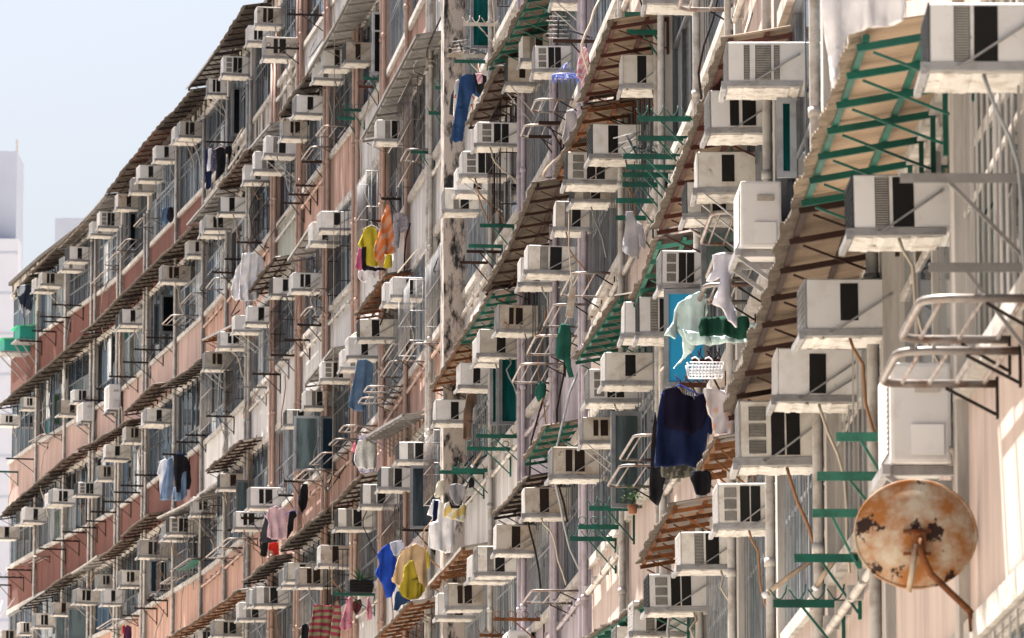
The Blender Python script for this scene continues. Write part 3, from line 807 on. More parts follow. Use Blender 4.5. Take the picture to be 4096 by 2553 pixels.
RK='''
a 362 660 595 d r|a 275 745 505 d r|a 298 778 470 d n|a 222 845 400 d r|a 135 915 300 d r|a 1035 890 1240 d r|a 950 975 1165 d r|a 870 1065 1075 d r|a 770 1168 985 d r|a 680 1255 770 d h|a 600 1335 760 d h
b 38 240 248 d n|b -40 330 130 g n|b 1315 70 1470 d r|b 1248 120 1440 d r|b 1150 208 1350 d r|b 955 355 1130 d r|b 853 430 1045 d r|b 808 478 1020 d n|b 725 545 935 d r|b 640 618 850 d r|b 608 682 755 d n|b 535 728 695 d r|b 438 762 620 d r|b 368 823 565 d r|b 272 882 470 d r|b 48 1030 230 d r|b -20 1082 170 d r|b -60 1136 80 d n|b 1040 1245 1195 d r|b 950 1302 1120 b r|b 868 1355 1025 b r
c 575 105 870 d r|c 425 342 695 d r|c 0 1010 240 d n|c 1120 555 1265 g r|c 1085 615 1240 e r|c 975 778 1140 g r|c 940 838 1095 g r|c 685 1150 860 b n|c 640 1318 805 b h|c 590 1382 755 b h|c 548 1443 710 b n|c 1250 1410 1400 d h
d 220 212 430 b r|d 135 330 265 d h|d 48 425 220 b r|d 652 798 850 d r|d 558 903 750 d h|d 465 1013 655 d r|d 412 1045 600 s h|d 330 1147 540 b h|d 235 1240 440 s h|d 5 1448 210 d r|d 1172 55 1290 b n
e 558 397 700 d h|e 518 497 660 d r|e 345 575 480 d r|e 252 660 420 d r|e 155 748 400 d r|e 908 1198 1210 g h|e 1400 742 1640 d h
f 225 617 320 g r|f 130 798 270 g h|f 375 165 640 w h|f 255 390 555 w r|f 310 430 560 g n|f 1010 285 1340 b n|f 910 865 1100 b n|f 840 965 1080 b n|f 0 1075 180 g n
g 490 85 740 g n|g 412 230 660 g n|g 398 272 650 b n|g 350 350 600 b n
i 465 70 785 g h|i 400 160 720 g r|i 295 312 570 g h|i 205 328 530 g h|i 85 488 165 g h|i 15 580 140 d n|i 1270 580 1600 g h|i 1195 712 1530 g r|i 1135 797 1470 g h|i 590 1375 960 o r|i 490 1490 720 o h
j 155 830 565 g h|j 155 970 530 g n|j 50 1100 470 g h|j 70 1175 440 g n|j 45 1230 430 g n|j 45 1300 390 g h|j 0 1415 350 g n|j 60 90 360 g n|j 75 215 370 g n
h 0 25 280 g n|h 560 1045 800 e h|h 520 1215 700 e h
n 115 55 560 t n|n -20 335 560 t n|n -10 600 300 t n|n -180 920 300 g n|n -330 1245 185 g h
k 770 362 1480 s n|m 560 1238 1480 s n
'''
CC={'d':'dark iron','b':'brown iron','g':'green iron','o':'rust iron','w':'ac rusty','t':'teal iron','e':'red iron','s':'grey steel'}
for ln in RK.strip().splitlines():
    for it in ln.split('|'):
        p=it.split(); arm_rack(p[0],float(p[1]),float(p[2]),float(p[3]),CC[p[4]],{'r':'rings','h':'hooks','n':'none'}[p[5]],1)
URK='''
a 620 540 870 410|a 735 380 960 285|a 820 275 1050 195|a 945 108 1150 45|a 1318 660 1475 575|a 1145 805 1410 735
b 198 130 440 72|b 130 990 355 940|b 1280 1075 1459 950 G|b 1135 1135 1330 1082|b 680 1490 980 1388
c 780 980 1030 900|c 680 1145 920 1048|c 1385 1155 1640 1065
d 0 550 215 470|d 730 605 920 548|d 672 745 895 680|d 1240 1175 1480 1060|d 1300 1060 1490 935|d 1125 1285 1430 1240|d 1085 1365 1370 1322
e 945 55 1240 8|e 875 150 1110 103|e 735 290 1020 202|e 625 400 960 322|e 85 875 375 812|e 0 950 285 880
f 855 800 1200 710|f 780 980 1100 893
g 1065 600 1459 432|g 945 815 1300 657|g 825 1015 1220 880|g 720 1215 1110 1080|g -60 1060 220 935
i 800 1270 1230 1180
j 440 70 940 -140|h 725 225 1010 0|h 645 475 1060 300|h 590 640 1060 515
l 25 250 420 75|l -60 440 400 290
k 430 1220 1440 985|k 570 905 1560 612
'''
for ln in URK.strip().splitlines():
    for it in ln.split('|'):
        p=it.split(); u_rack(p[0],float(p[1]),float(p[2]),float(p[3]),float(p[4]),'tube',None,{'G':'green iron','T':'teal iron'}.get(p[5]) if len(p)>5 else None)
# ------------------------------------------------------------ open casement windows
rsx=random.Random(21)
SASH='''A 1095 415 1140 640 d 0|a 1090 655 1135 940 d 1|a 1145 590 1245 860 d 0|a 915 0 975 260 d 0|a 375 1290 435 1515 d 5|c 190 625 245 975 d 1|c 1185 90 1290 530 a 0|e 630 -60 815 330 a 9|e 820 -60 930 330 d 1|e 220 395 350 620 d 9|b 480 1305 620 1530 a 9|b 390 1330 470 1530 a 9|b 1060 960 1195 1200 a 1|i 0 290 195 740 a 2|g 565 1040 632 1515 a 4|g 632 1005 775 1512 d 4|j 1150 690 1290 1270 a 4|h 345 540 665 1245 a 7|i 1425 -95 1650 596 a 9|d 885 300 930 660 a 1|h 605 110 900 620 a 8|f 425 -80 600 350 a 4'''
D('blue film',(.02,.33,.62),.3,rand=0); glass('mint curtain',(.42,.60,.60),.4)
GX=GL+['blue film','mint curtain','sash glass']
for it in SASH.split('|'):
    p=it.split(); x0,y0=tp(p[0],float(p[1]),float(p[2])); x1,y1=tp(p[0],float(p[3]),float(p[4]))
    u,zc=P(x1,(y0+y1)/2,0); s=pxm(u); l=(x1-x0)/s; z1=P(x1,y0,0)[1]; z0=P(x1,y1,0)[1]
    blk=near_block if u<U_PIER else far_block
    loc=W(u,0,0); t=.045
    b=MB(); b.box(-.02,.02,.0,t,z0,z1); b.box(-.02,.02,l-t,l,z0,z1); b.box(-.019,.019,t,l-t,z0,z0+t); b.box(-.019,.019,t,l-t,z1-t,z1)
    if z1-z0>1.1: b.box(-.015,.015,t,l-t,z0+(z1-z0)*.68,z0+(z1-z0)*.68+.03)
    f=link('casement',b.mesh('casement','aluminium' if p[5]=='a' else 'dark aluminium'),blk); f.location=loc-blk.location; f.rotation_euler=(0,0,rotz(u)+rsx.uniform(-.12,.12))
    g=MB(); g.box(-.003,.003,t,l-t,z0+t,z1-t); link('glass',g.mesh('glass',GX[int(p[6])]),f)
# ------------------------------------------------------------ washing
def fab(name,col,pat=None,col2=None,sc=40,rough=.95):
    m=mat(name,col,rough,dirt=tuple(c*.72 for c in col),amt=.5,scale=9,lo=.4,hi=.65,rand=0,spec=.1); M[name]=m
    if pat:
        nt=m.node_tree;N=nt.nodes;L=nt.links; b=N['Principled BSDF']; src=b.inputs['Base Color'].links[0].from_socket
        tc=N.new('ShaderNodeTexCoord')
        if pat=='dots':
            t=N.new('ShaderNodeTexVoronoi'); t.inputs['Scale'].default_value=sc; out=t.outputs['Distance']; L.new(tc.outputs['Object'],t.inputs['Vector']); lo,hi=.30,.24
        elif pat=='stripe':
            t=N.new('ShaderNodeTexWave'); t.inputs['Scale'].default_value=sc; t.bands_direction='DIAGONAL'; t.inputs['Distortion'].default_value=1.2; out=t.outputs['Fac']; L.new(tc.outputs['Object'],t.inputs['Vector']); lo,hi=.45,.55
        elif pat=='hstripe':
            t=N.new('ShaderNodeTexWave'); t.inputs['Scale'].default_value=sc; t.bands_direction='Z'; t.inputs['Distortion'].default_value=3.5; t.inputs['Detail'].default_value=3; out=t.outputs['Fac']; L.new(tc.outputs['Object'],t.inputs['Vector']); lo,hi=.45,.55
        else:
            t=N.new('ShaderNodeTexNoise'); t.inputs['Scale'].default_value=sc; out=t.outputs['Fac']; L.new(tc.outputs['Object'],t.inputs['Vector']); lo,hi=.5,.56
        mr=N.new('ShaderNodeMapRange'); mr.inputs[1].default_value=lo; mr.inputs[2].default_value=hi; L.new(out,mr.inputs[0])
        mx=N.new('ShaderNodeMix'); mx.data_type='RGBA'; L.new(mr.outputs[0],mx.inputs[0]); L.new(src,mx.inputs[6]); mx.inputs[7].default_value=(*col2,1); L.new(mx.outputs[2],b.inputs['Base Color'])
fab('white cloth',(.84,.83,.86)); fab('cream cloth',(.66,.60,.48)); fab('black cloth',(.018,.018,.022)); fab('charcoal cloth',(.05,.055,.065)); fab('navy cloth',(.012,.019,.062)); fab('dark navy cloth',(.008,.007,.02)); fab('denim',(.028,.065,.16)); fab('pale denim',(.20,.29,.44)); fab('worn denim',(.10,.17,.28),'dots',(.16,.24,.36),60)
fab('yellow cloth',(.62,.50,.05)); fab('mustard cloth',(.40,.31,.035)); fab('orange towel',(.70,.36,.24),'stripe',(.72,.20,.06),3); fab('magenta cloth',(.50,.12,.24)); fab('pink cloth',(.72,.50,.56)); fab('lavender cloth',(.58,.54,.72)); fab('hot pink cloth',(.75,.2,.28)); fab('blue cloth',(.02,.07,.42)); fab('polka cloth',(.74,.73,.70),'dots',(.50,.56,.36),22); fab('grey cloth',(.34,.33,.35)); fab('lace cloth',(.36,.33,.36),'noise',(.24,.22,.24),30); fab('red cloth',(.50,.03,.02)); fab('purple cloth',(.09,.03,.07)); fab('striped blanket',(.30,.05,.08),'hstripe',(.27,.25,.15),2.6); fab('floral cloth',(.66,.28,.36),'dots',(.55,.04,.05),14); fab('peach cardigan',(.70,.48,.27),'dots',(.76,.66,.5),70); fab('dark print cloth',(.05,.055,.10),'noise',(.2,.17,.2),35); fab('mint cloth',(.62,.78,.76)); fab('white plastic',(.74,.72,.80),rough=.4); fab('dark green cloth',(.012,.055,.035)); fab('green tarp',(.02,.10,.075)); fab('brown cloth',(.14,.09,.065)); fab('camo cloth',(.06,.06,.05),'noise',(.16,.15,.12),22); fab('tarp',(.03,.04,.06),'noise',(.5,.53,.58),3.2); fab('pink stripe cloth',(.70,.55,.58),'stripe',(.6,.25,.33),7); fab('cherry cloth',(.70,.68,.58),'dots',(.6,.06,.08),16); fab('yellow stripe cloth',(.70,.66,.55),'stripe',(.62,.46,.16),3); fab('clear plastic',(.55,.60,.74),rough=.3); fab('flower sheet',(.66,.60,.62),'dots',(.62,.4,.32),7); fab('teal sheet',(.04,.22,.19)); fab('maroon cloth',(.12,.035,.04))
rcl=random.Random(31)
LM=[]
def cloth(name,label,cat,t,off,m,pts,amp=.022,hang=False,yoke=None):
    I=[tp(t,*q) for q in pts]; xs_=[q[0] for q in I]; ys_=[q[1] for q in I]
    cx=(min(xs_)+max(xs_))/2; cy=(min(ys_)+max(ys_))/2
    u,zc=P(cx,cy,off); w=W(u,off); s=F/w.y
    zt=zc+(cy-min(ys_))/s
    root=thing(name,W(u,0,zt),rotz(u)); ph=rcl.uniform(0,6); fq=rcl.uniform(26,40)
    def piece(Ip,mm,x0,par,nm,th=.016):
        bm=bmesh.new()
        # smooth the outline
        n=len(Ip); out=[]
        for i in range(n):
            p0,p1,p2,p3=Ip[i-1],Ip[i],Ip[(i+1)%n],Ip[(i+2)%n]
            d=math.hypot(p2[0]-p1[0],p2[1]-p1[1])/s; k=max(1,int(d/.05))
            for j in range(k):
                q=cr(p0,p1,p2,p3,j/k); l=(p1[0]+(p2[0]-p1[0])*j/k,p1[1]+(p2[1]-p1[1])*j/k)
                out.append((.55*l[0]+.45*q[0],.55*l[1]+.45*q[1]))
        vs=[bm.verts.new((0,off+(cx-q[0])/s,(cy-q[1])/s+zc-zt)) for q in out]
        es=[bm.edges.new((vs[i],vs[(i+1)%len(vs)])) for i in range(len(vs))]
        bmesh.ops.triangle_fill(bm,use_beauty=True,edges=es)
        ymin=min(v.co.y for v in vs);ymax=max(v.co.y for v in vs);zmin=min(v.co.z for v in vs);zmax=max(v.co.z for v in vs)
        g=max(.028,(ymax-ymin)/26)
        k=ymin+g
        while k<ymax: bmesh.ops.bisect_plane(bm,geom=bm.verts[:]+bm.edges[:]+bm.faces[:],plane_co=(0,k,0),plane_no=(0,1,0)); k+=g
        k=zmin+g*1.6
        while k<zmax: bmesh.ops.bisect_plane(bm,geom=bm.verts[:]+bm.edges[:]+bm.faces[:],plane_co=(0,0,k),plane_no=(0,0,1)); k+=g*1.6
        for v in bm.verts:
            t_=(zmax-v.co.z)/max(.01,zmax-zmin); fold=amp*1.7
            v.co.x=x0+fold*(.3+.9*t_)*(math.sin(v.co.y*fq+ph+1.3*math.sin(v.co.z*5+ph))+.5*math.sin(v.co.y*fq*2.3+ph*2+v.co.z*4))+.012*math.sin(v.co.z*19+v.co.y*11+ph)
        bmesh.ops.recalc_face_normals(bm,faces=bm.faces[:])
        bmesh.ops.solidify(bm,geom=bm.faces[:],thickness=th)
        me=bpy.data.meshes.new(nm); bm.to_mesh(me); bm.free(); me.materials.append(M[mm])
        me.polygons.foreach_set('use_smooth',[True]*len(me.polygons))
        return link(nm,me,par)
    piece(I,m,0,root,'fabric')
    if yoke:
        for nm_,mm,pp in yoke: piece([tp(t,*q) for q in pp],mm,-.028,root,nm_,.012)
    if hang:
        b=MB(); zt2=0; yc=off+(cx-(sum(q[0] for q in sorted(I,key=lambda q:q[1])[:3])/3))/s
        b.tube([(0,yc-.16,-.07),(0,yc,.015),(0,yc+.16,-.07)],.006,5); b.tube([(0,yc,.015),(0,yc,.06),(0,yc+.02,.08),(0,yc+.035,.06)],.004,5)
        b.build('hanger',rcl.choice(['pink cloth','blue cloth','white cloth']),root)
    root['label']=label; root['category']=cat; root['group']='washing hung out on the racks'
    LM.append((cx,cy,label,max(xs_)-min(xs_),max(ys_)-min(ys_))); return root
def C(s,off=.45,**k):
    h,pp=s.split(':'); nm,lab,cat,t,m=[q.strip() for q in h.split('|')]
    v=[float(q) for q in pp.replace(',',' ').split()]; cloth(nm,lab,cat,t,off,m,[(v[i],v[i+1]) for i in range(0,len(v),2)],**k)
C('trousers|dark blue trousers hanging at the left of the top-floor washing|trousers|c|navy cloth:5,1060 40,1055 45,1150 42,1340 8,1345 4,1200')
C('towel|narrow white cloth among the dark washing on the top floor|towel|c|white cloth:22,1055 45,1052 48,1130 38,1215 15,1220 22,1120',.46)
C('shirt|dark patterned shirt beside the narrow white cloth|shirt|c|dark print cloth:48,1060 85,1050 92,1120 75,1220 38,1215',.43)
C('shirt|long black shirt in the top-floor washing under the rusty bar|shirt|c|black cloth:80,1050 110,1042 150,1060 145,1200 110,1260 75,1290 80,1180',.42,hang=True)
C('shorts|small black shorts at the right end of the top-floor washing|shorts|c|black cloth:145,1045 190,1035 195,1075 175,1160 160,1100 140,1095',.4)
C('shirt|small grey-blue shirt hanging below the roof next to a black one|shirt|A|worn denim:770,985 795,978 798,1040 775,1065 765,1030')
C('shirt|small black shirt hanging below the roof next to a grey-blue one|shirt|A|black cloth:795,980 818,978 822,1030 805,1055 788,1030',.42)
C('skirt|wide white pleated skirt drying under the rusty ringed bar|skirt|d|white cloth:265,290 345,285 415,315 418,440 405,540 370,625 240,630 245,520 255,400',.4,amp=.03)
C('skirt|narrower white skirt drying left of the wide white one|skirt|d|white cloth:222,395 262,350 265,430 250,560 240,625 215,632 185,570 205,480',.5)
C('shirt|magenta top peeping out left of the yellow T-shirt|shirt|d|magenta cloth:1095,250 1120,260 1132,430 1100,410 1068,400 1080,320',.5)
C('shirt|black T-shirt showing behind the yellow T-shirt|shirt|d|black cloth:1115,250 1145,240 1150,380 1270,400 1285,415 1120,412',.47)
C('shirt|white striped shirt hem below the black T-shirt|shirt|d|white cloth:1095,415 1240,410 1235,450 1205,465 1190,430 1165,455 1140,500 1090,470',.49)
C('shirt|bright yellow T-shirt hanging left of the orange towel|shirt|d|yellow cloth:1150,100 1185,90 1225,125 1232,250 1245,380 1130,380 1128,240 1115,262 1088,240 1130,130',.42,hang=True)
C('shirt|yellow cloth corner showing right of the orange towel|shirt|d|yellow cloth:1290,300 1330,295 1332,390 1270,395',.36)
C('towel|orange patterned towel hung from one corner by the yellow shirt|towel|d|orange towel:1290,-60 1315,-60 1330,60 1345,180 1350,285 1310,305 1275,300 1265,390 1220,350 1205,275 1240,130',.33)
C('shirt|grey lace top hanging right of the orange towel|shirt|d|lace cloth:1340,10 1400,0 1450,40 1440,120 1390,150 1370,260 1335,250 1345,120',.2)
C('shirt|white shirt at the left of the jeans over the red-brown wall|shirt|b|white cloth:1140,260 1185,245 1195,300 1190,400 1140,490 1135,360 1118,350',.52,hang=True)
C('jeans|pale blue jeans between the white shirt and the black shirt|jeans|b|pale denim:1190,250 1225,225 1240,330 1235,440 1215,530 1140,535 1160,400 1185,300',.45)
C('jeans|pale blue jeans partly behind the black long-sleeved shirt|jeans|b|pale denim:1290,350 1325,330 1330,500 1290,540 1230,540 1240,440 1285,480',.36)
C('shirt|black long-sleeved shirt at the right of the pale jeans|shirt|b|black cloth:1235,220 1275,208 1330,230 1355,300 1362,400 1350,460 1330,455 1325,330 1295,350 1285,485 1255,480 1240,330',.32,hang=True)
C('shorts|small red cloth hanging at the bottom edge left|shorts|b|red cloth:872,1430 890,1425 888,1480 870,1490')
C('shirt|dark purple shirt hanging at the bottom edge left|shirt|b|purple cloth:888,1440 905,1425 935,1440 930,1535 880,1535',.42)
C('jeans|dotted blue denim trousers hung over the racks beside the pink wall|jeans|d|worn denim:1085,1050 1150,1045 1200,1080 1195,1160 1175,1240 1120,1420 1020,1390 1045,1240 1065,1140',.5)
C('shirt|lavender shirt behind the polka-dot shorts|shirt|e|lavender cloth:1100,80 1160,70 1220,100 1225,300 1210,335 1100,345 1095,300',.36,hang=True)
C('shorts|white polka-dot shorts in front of a lavender shirt|shorts|e|polka cloth:1090,110 1218,120 1222,250 1215,310 1150,315 1090,305 1065,260',.42)
C('shirt|blue shirt edge left of the polka-dot shorts|shirt|e|navy cloth:1075,110 1098,95 1090,180 1085,295 1055,285 1050,250',.45)
C('shirt|coral pink sleeve left of the blue shirt edge|shirt|e|hot pink cloth:1060,130 1075,125 1065,200 1042,185',.5)
C('shirt|charcoal shirt half behind the pink T-shirt|shirt|e|charcoal cloth:430,630 460,660 450,760 520,820 500,840 388,835 400,780 420,690',.5)
C('trousers|black trouser legs hanging below the charcoal shirt|trousers|e|black cloth:405,840 450,830 440,935 392,930',.52)
C('shorts|red and black shorts hanging below the pink T-shirt|shorts|e|red cloth:455,845 515,835 520,925 495,930 490,895 450,895',.46)
C('shirt|black shirt hanging right behind the pink T-shirt|shirt|e|black cloth:600,620 640,610 655,650 630,670 625,750 580,815 590,700',.32,hang=True)
C('shorts|small black cloth clipped right of the pink T-shirt rack|shorts|e|black cloth:690,420 725,418 735,520 725,580 690,628 668,580 665,540',.25)
C('shirt|pale pink T-shirt on a hanger over dark trousers|shirt|e|pink cloth:465,590 500,580 520,600 550,585 580,590 607,665 580,695 575,720 572,810 520,818 442,800 455,690 425,655',.47,hang=True)
C('blanket|red and green striped blanket draped at the bottom edge|blanket|e|striped blanket:775,1280 850,1285 920,1290 915,1350 890,1440 900,1512 905,1640 730,1640 740,1450 760,1360',.5,amp=.03)
C('blanket|narrow fold of striped blanket right of the big striped one|blanket|e|striped blanket:935,1250 960,1300 975,1400 960,1512 950,1640 885,1640 895,1480 910,1350',.42)
C('apron|pink floral cloth with yellow edge below the aloe crate|apron|e|floral cloth:1020,1230 1040,1225 1040,1330 1040,1440 1000,1465 955,1440 985,1340',.36)
C('apron|small pink floral cloth at the right below the aloe|apron|e|floral cloth:1155,1235 1170,1230 1192,1340 1185,1385 1155,1390 1148,1320',.2)
C('bra|maroon bra hanging between the two pink floral cloths|bra|e|maroon cloth:1050,1260 1110,1240 1120,1290 1080,1350 1050,1320',.3)
C('bag|black bag hanging left of the striped blanket|bag|e|black cloth:690,1430 720,1410 740,1450 735,1512 735,1560 680,1560',.5)
C('jeans|blue denim hem showing under the mustard shirt|jeans|e|denim:1365,1185 1459,1200 1459,1260 1400,1280 1370,1325 1340,1320',.5)
C('shirt|mustard yellow shirt under the peach cardigan|shirt|i|mustard cloth:-40,1010 20,960 60,1120 110,1150 105,1180 60,1235 0,1245 -60,1220 -75,1160 -50,1100',.42)
C('towel|royal blue cloth hanging left of the peach cardigan|towel|e|blue cloth:1305,838 1325,880 1345,930 1375,960 1380,1060 1330,1230 1290,1235 1265,1130 1215,1065 1240,990 1225,920',.55,amp=.035)
C('bag|clear plastic bag above the royal blue cloth|bag|e|clear plastic:1320,840 1400,820 1420,860 1370,930 1340,930',.48)
C('cardigan|peach dotted cardigan over the mustard shirt|cardigan|i|peach cardigan:40,845 70,850 115,890 130,1000 128,1140 75,1170 60,1120 20,1010 -20,1060 -50,1150 -130,1120 -110,1040 -60,900 0,870',.38,hang=True,amp=.028)
C('shirt|mustard sleeve showing right of the peach cardigan|shirt|i|mustard cloth:115,890 140,930 140,1010 126,1025',.3)
C('shirt|white and navy T-shirt left of the long white shirt|shirt|i|white cloth:165,530 210,530 212,600 215,700 160,700 155,655 122,640 150,560',.5,yoke=[('panel','navy cloth',[(175,535),(212,540),(212,640),(158,705),(165,600)])])
C('shirt|long white shirt hanging below the yellow-striped top|shirt|i|white cloth:205,545 250,560 330,680 320,760 295,910 205,900 130,860 140,700 190,690',.45,amp=.03)
C('shirt|cream lace top at the upper left of the white shirts|shirt|i|cream cloth:205,400 245,385 240,490 200,520 172,510',.45)
C('shirt|yellow-striped cream top with a black neck above the white shirt|shirt|i|yellow stripe cloth:250,560 280,550 330,600 375,560 395,570 385,690 240,650',.35,yoke=[('neckline','black cloth',[(275,540),(300,570),(335,580),(372,545),(370,560),(335,600),(290,592)])])
C('underwear|grey underwear pegged above the yellow-striped top|underwear|i|grey cloth:285,430 340,415 400,440 385,510 345,575 310,560 285,500',.33)
C('sock|small black sock by the green racks right of the mouldy pier|sock|i|black cloth:430,370 455,365 450,440 415,450',.25)
C('shirt|cream cherry-print shirt behind the blue jeans|shirt|f|cherry cloth:315,580 345,560 470,660 440,760 400,860 380,850 330,850 305,860',.42)
C('jacket|dark green sleeve left of the cherry-print shirt|jacket|f|charcoal cloth:290,680 320,620 330,680 310,830 275,820',.46)
C('blouse|black blouse right behind the blue jeans|blouse|f|black cloth:450,520 545,540 540,600 500,680 480,640',.25)
C('jeans|dark blue jeans hanging from a pink clip hanger|jeans|f|denim:355,540 400,520 460,525 520,560 520,640 490,690 445,660 410,800 365,1020 292,1005 320,800 340,640',.4)
C('sock|pink striped sock clipped at the right of the jeans|sock|f|pink stripe cloth:470,520 510,520 515,590 485,600',.3)
C('umbrella|folded pink striped parasol hanging by the blue clip hanger|umbrella|f|pink stripe cloth:1215,360 1240,330 1265,355 1280,440 1250,560 1240,620 1225,630 1222,560 1190,550 1195,470',.25)
C('cloth|grey cloth draped over the tube rack by the lavender pipe|cloth|f|grey cloth:1115,790 1160,775 1185,850 1140,950 1090,1030 1080,990 1100,900',.3)
C('shirt|long grey shirt hanging from the green racks|shirt|h|grey cloth:80,-10 130,-10 150,60 165,180 160,335 110,330 55,270 75,150',.5)
C('cloth|small grey cloth right of the long grey shirt|cloth|h|grey cloth:160,60 190,90 225,200 215,260 175,250 160,150',.38)
C('cloth|dark green torn cloth hanging from a tube rack|cloth|g|green tarp:1080,790 1135,800 1145,900 1140,1050 1165,1180 1130,1180 1105,1055 1060,1055 1040,1010 1055,870',.42)
C('cloth|small dark green cloth below a tube rack, left of the torn one|cloth|g|green tarp:930,1200 965,1230 955,1310 920,1350 890,1300 895,1260',.45)
C('sheet|pale green sheet spread under the white plastic bags|sheet|h|mint cloth:480,830 620,870 940,890 960,790 1050,780 1010,910 700,940 540,950',.35)
C('cloth|dark green cloth hanging in front of the pale green sheet|cloth|h|dark green cloth:610,750 950,740 945,900 830,890 760,870 600,885',.38)
C('towel|large mint towel blowing sideways in front of the blue window|towel|h|mint cloth:600,560 640,580 670,700 620,800 590,900 540,1000 410,1120 500,1000 480,890 440,830 420,900 358,880 410,780 420,700 450,640',.55,amp=.03)
C('bag|crumpled white plastic bag tied to the tube rack|bag|h|white plastic:690,300 760,285 880,300 870,390 820,450 815,580 850,700 855,825 800,780 760,700 700,640 740,560 750,470 680,500 660,490 700,400',.42,amp=.03)
C('sheet|flower-print sheet hanging right behind the navy hoodie|sheet|h|flower sheet:625,1255 770,1265 830,1420 820,1575 700,1575 690,1480',.3)
C('trousers|black trouser leg hanging left below the navy hoodie|trousers|l|black cloth:255,160 290,-100 330,300 360,380 300,575 250,530',.5)
C('trousers|black trousers hanging right below the navy hoodie|trousers|l|black cloth:540,340 680,330 680,480 570,500',.36)
C('shorts|camouflage shorts hanging under the navy hoodie|shorts|l|camo cloth:330,280 460,270 590,280 560,360 465,385 330,370',.45)
C('hoodie|navy blue hoodie with a darker hood on a pink hanger|hoodie|l|navy cloth:345,-255 430,-278 480,-225 560,-210 620,-235 660,-200 690,-130 700,20 690,70 660,60 655,20 630,200 600,310 470,290 340,300 275,310 290,100 300,-60 330,-200',.44,hang=True,amp=.026,yoke=[('hood','dark navy cloth',[(350,-250),(430,-275),(490,-215),(570,-205),(640,-232),(652,-100),(630,10),(560,60),(470,55),(350,10)])])
C('tunic|long white tunic hanging behind the big green-bracketed canopy|tunic|m|white cloth:40,-80 610,-80 600,140 400,185 215,235 180,300 140,430 90,580 75,660 60,400 20,130',.7,amp=.03)
C('tarp|black and white tarpaulin hanging at the far top corner|tarp|a|tarp:115,530 180,512 225,520 235,640 215,710 165,755 135,620',.5)
C('trousers|brown trousers hanging right of the mouldy pier|trousers|g|brown cloth:405,1290 470,1290 475,1360 440,1400 425,1620 375,1615 385,1430',.4)
# ------------------------------------------------------------ the odd things
def tag(o,label,cat,group=None):
    o['label']=label;o['category']=cat
    if group:o['group']=group
# satellite dish: seen from behind, its arm running down to the wall
D('rusty dish',(.56,.48,.37),.7,dirt=(.36,.125,.02),amt=.95,scale=6.0,lo=.38,hi=.60,rand=0,dirt2=(.028,.012,.009),lo2=.60,hi2=.62,scale2=5.6)
xw_,yw_=tp('n',1140,1405); u,z=P(xw_,yw_,0); s=pxm(u); root=thing('satellite_dish',W(u,0,z),rotz(u)); tag(root,'round rusty satellite dish seen from behind on the near cream wall','satellite dish')
yc=(1140-695)*.562/s; zc=(1405-770)*.562/s; ry,rz_=435*.562/s,388*.562/s
b=MB(); nr,na=10,56
def dp(r,a,off): return (.02-.075*(1-r*r)+off, yc+ry*r*math.cos(a)*1.0, zc+rz_*r*math.sin(a))
for off in (0,.006):
    base=len(b.v); b.v.append(dp(0,0,off))
    for i in range(1,nr+1):
        for k in range(na): b.v.append(dp(i/nr,2*PI*k/na,off))
    for k in range(na): b.f.append((base,base+1+k,base+1+(k+1)%na)); b.mi.append(0); b.sm.append(True)
    for i in range(nr-1):
        for k in range(na):
            q=base+1+i*na; b.f.append((q+k,q+na+k,q+na+(k+1)%na,q+(k+1)%na)); b.mi.append(0); b.sm.append(True)
b.build('dish','rusty dish',root)
b=MB(); b.tube([dp(1,2*PI*k/56,0) for k in range(56)],.007,6,True); b.build('rim','rusty dish',root)
b=MB(); b.box(-.085,-.062,yc-.065,yc+.065,zc-.005,zc+.012); b.box(-.085,-.062,yc-.065,yc+.065,zc-.11,zc-.095); b.box(-.11,-.058,yc-.04,yc+.025,zc-.094,zc-.006); b.build('mount','rust iron',root)
b=MB(); b.tube([(-.10,yc-.01,zc-.03),(-.115,yc-.015,zc-.11),(-.10,yc-.06,zc-.20),(-.05,.06,.06),(-.02,.015,.01)],.017,8); b.box(-.05,.03,.0,.012,-.05,.05); b.bar((-.05,.045,-.05),(-.05,.05,.06),.015,.015); b.build('arm','rust iron',root)
b=MB(); b.tube([(-.10,yc+.01,zc-.06),(-.10,yc+.03,zc-.2),(-.09,yc+.045,zc-.285)],.014,7); b.build('strut','rusty dish',root)
# ring antenna helpers
def yagi(t,xc,y0,y1,wd,n,label,vert=True,tilt=0):
    x,y=tp(t,xc,(y0+y1)/2); u,z=P(x,y,.4); s=F/W(u,.4).y; h=(y1-y0)*TILES[t][2]/s; w=wd*TILES[t][2]/s
    r=thing('aerial',W(u,0,z),rotz(u)); tag(r,label,'aerial')
    b=MB(); b.tube([(0,.4-tilt*h/2,-h/2),(0,.4+tilt*h/2,h/2)],.012,6); b.tube([(0,.4,0),(.02,.2,-.05),(.02,.0,-.12)],.011,6); b.build('boom','charcoal cloth',r)
    for i in range(n):
        q=-h/2+h*i/(n-1); ww=w*(.42+.08*math.sin(i*2))
        b=MB(); b.tube([(0,.4+tilt*q-ww,q+tilt*ww*.5),(0,.4+tilt*q+ww,q-tilt*ww*.5)],.006,5); b.build('element','galvanised',r)
yagi('f',1055,115,275,175,6,'grey comb-like aerial above the blue clip hanger')
yagi('j',125,960,1125,200,5,'tilted grey aerial in front of the green racks',tilt=.5)
yagi('f',360,290,365,140,4,'small grey aerial on the white rack by the mouldy pier',tilt=.3)
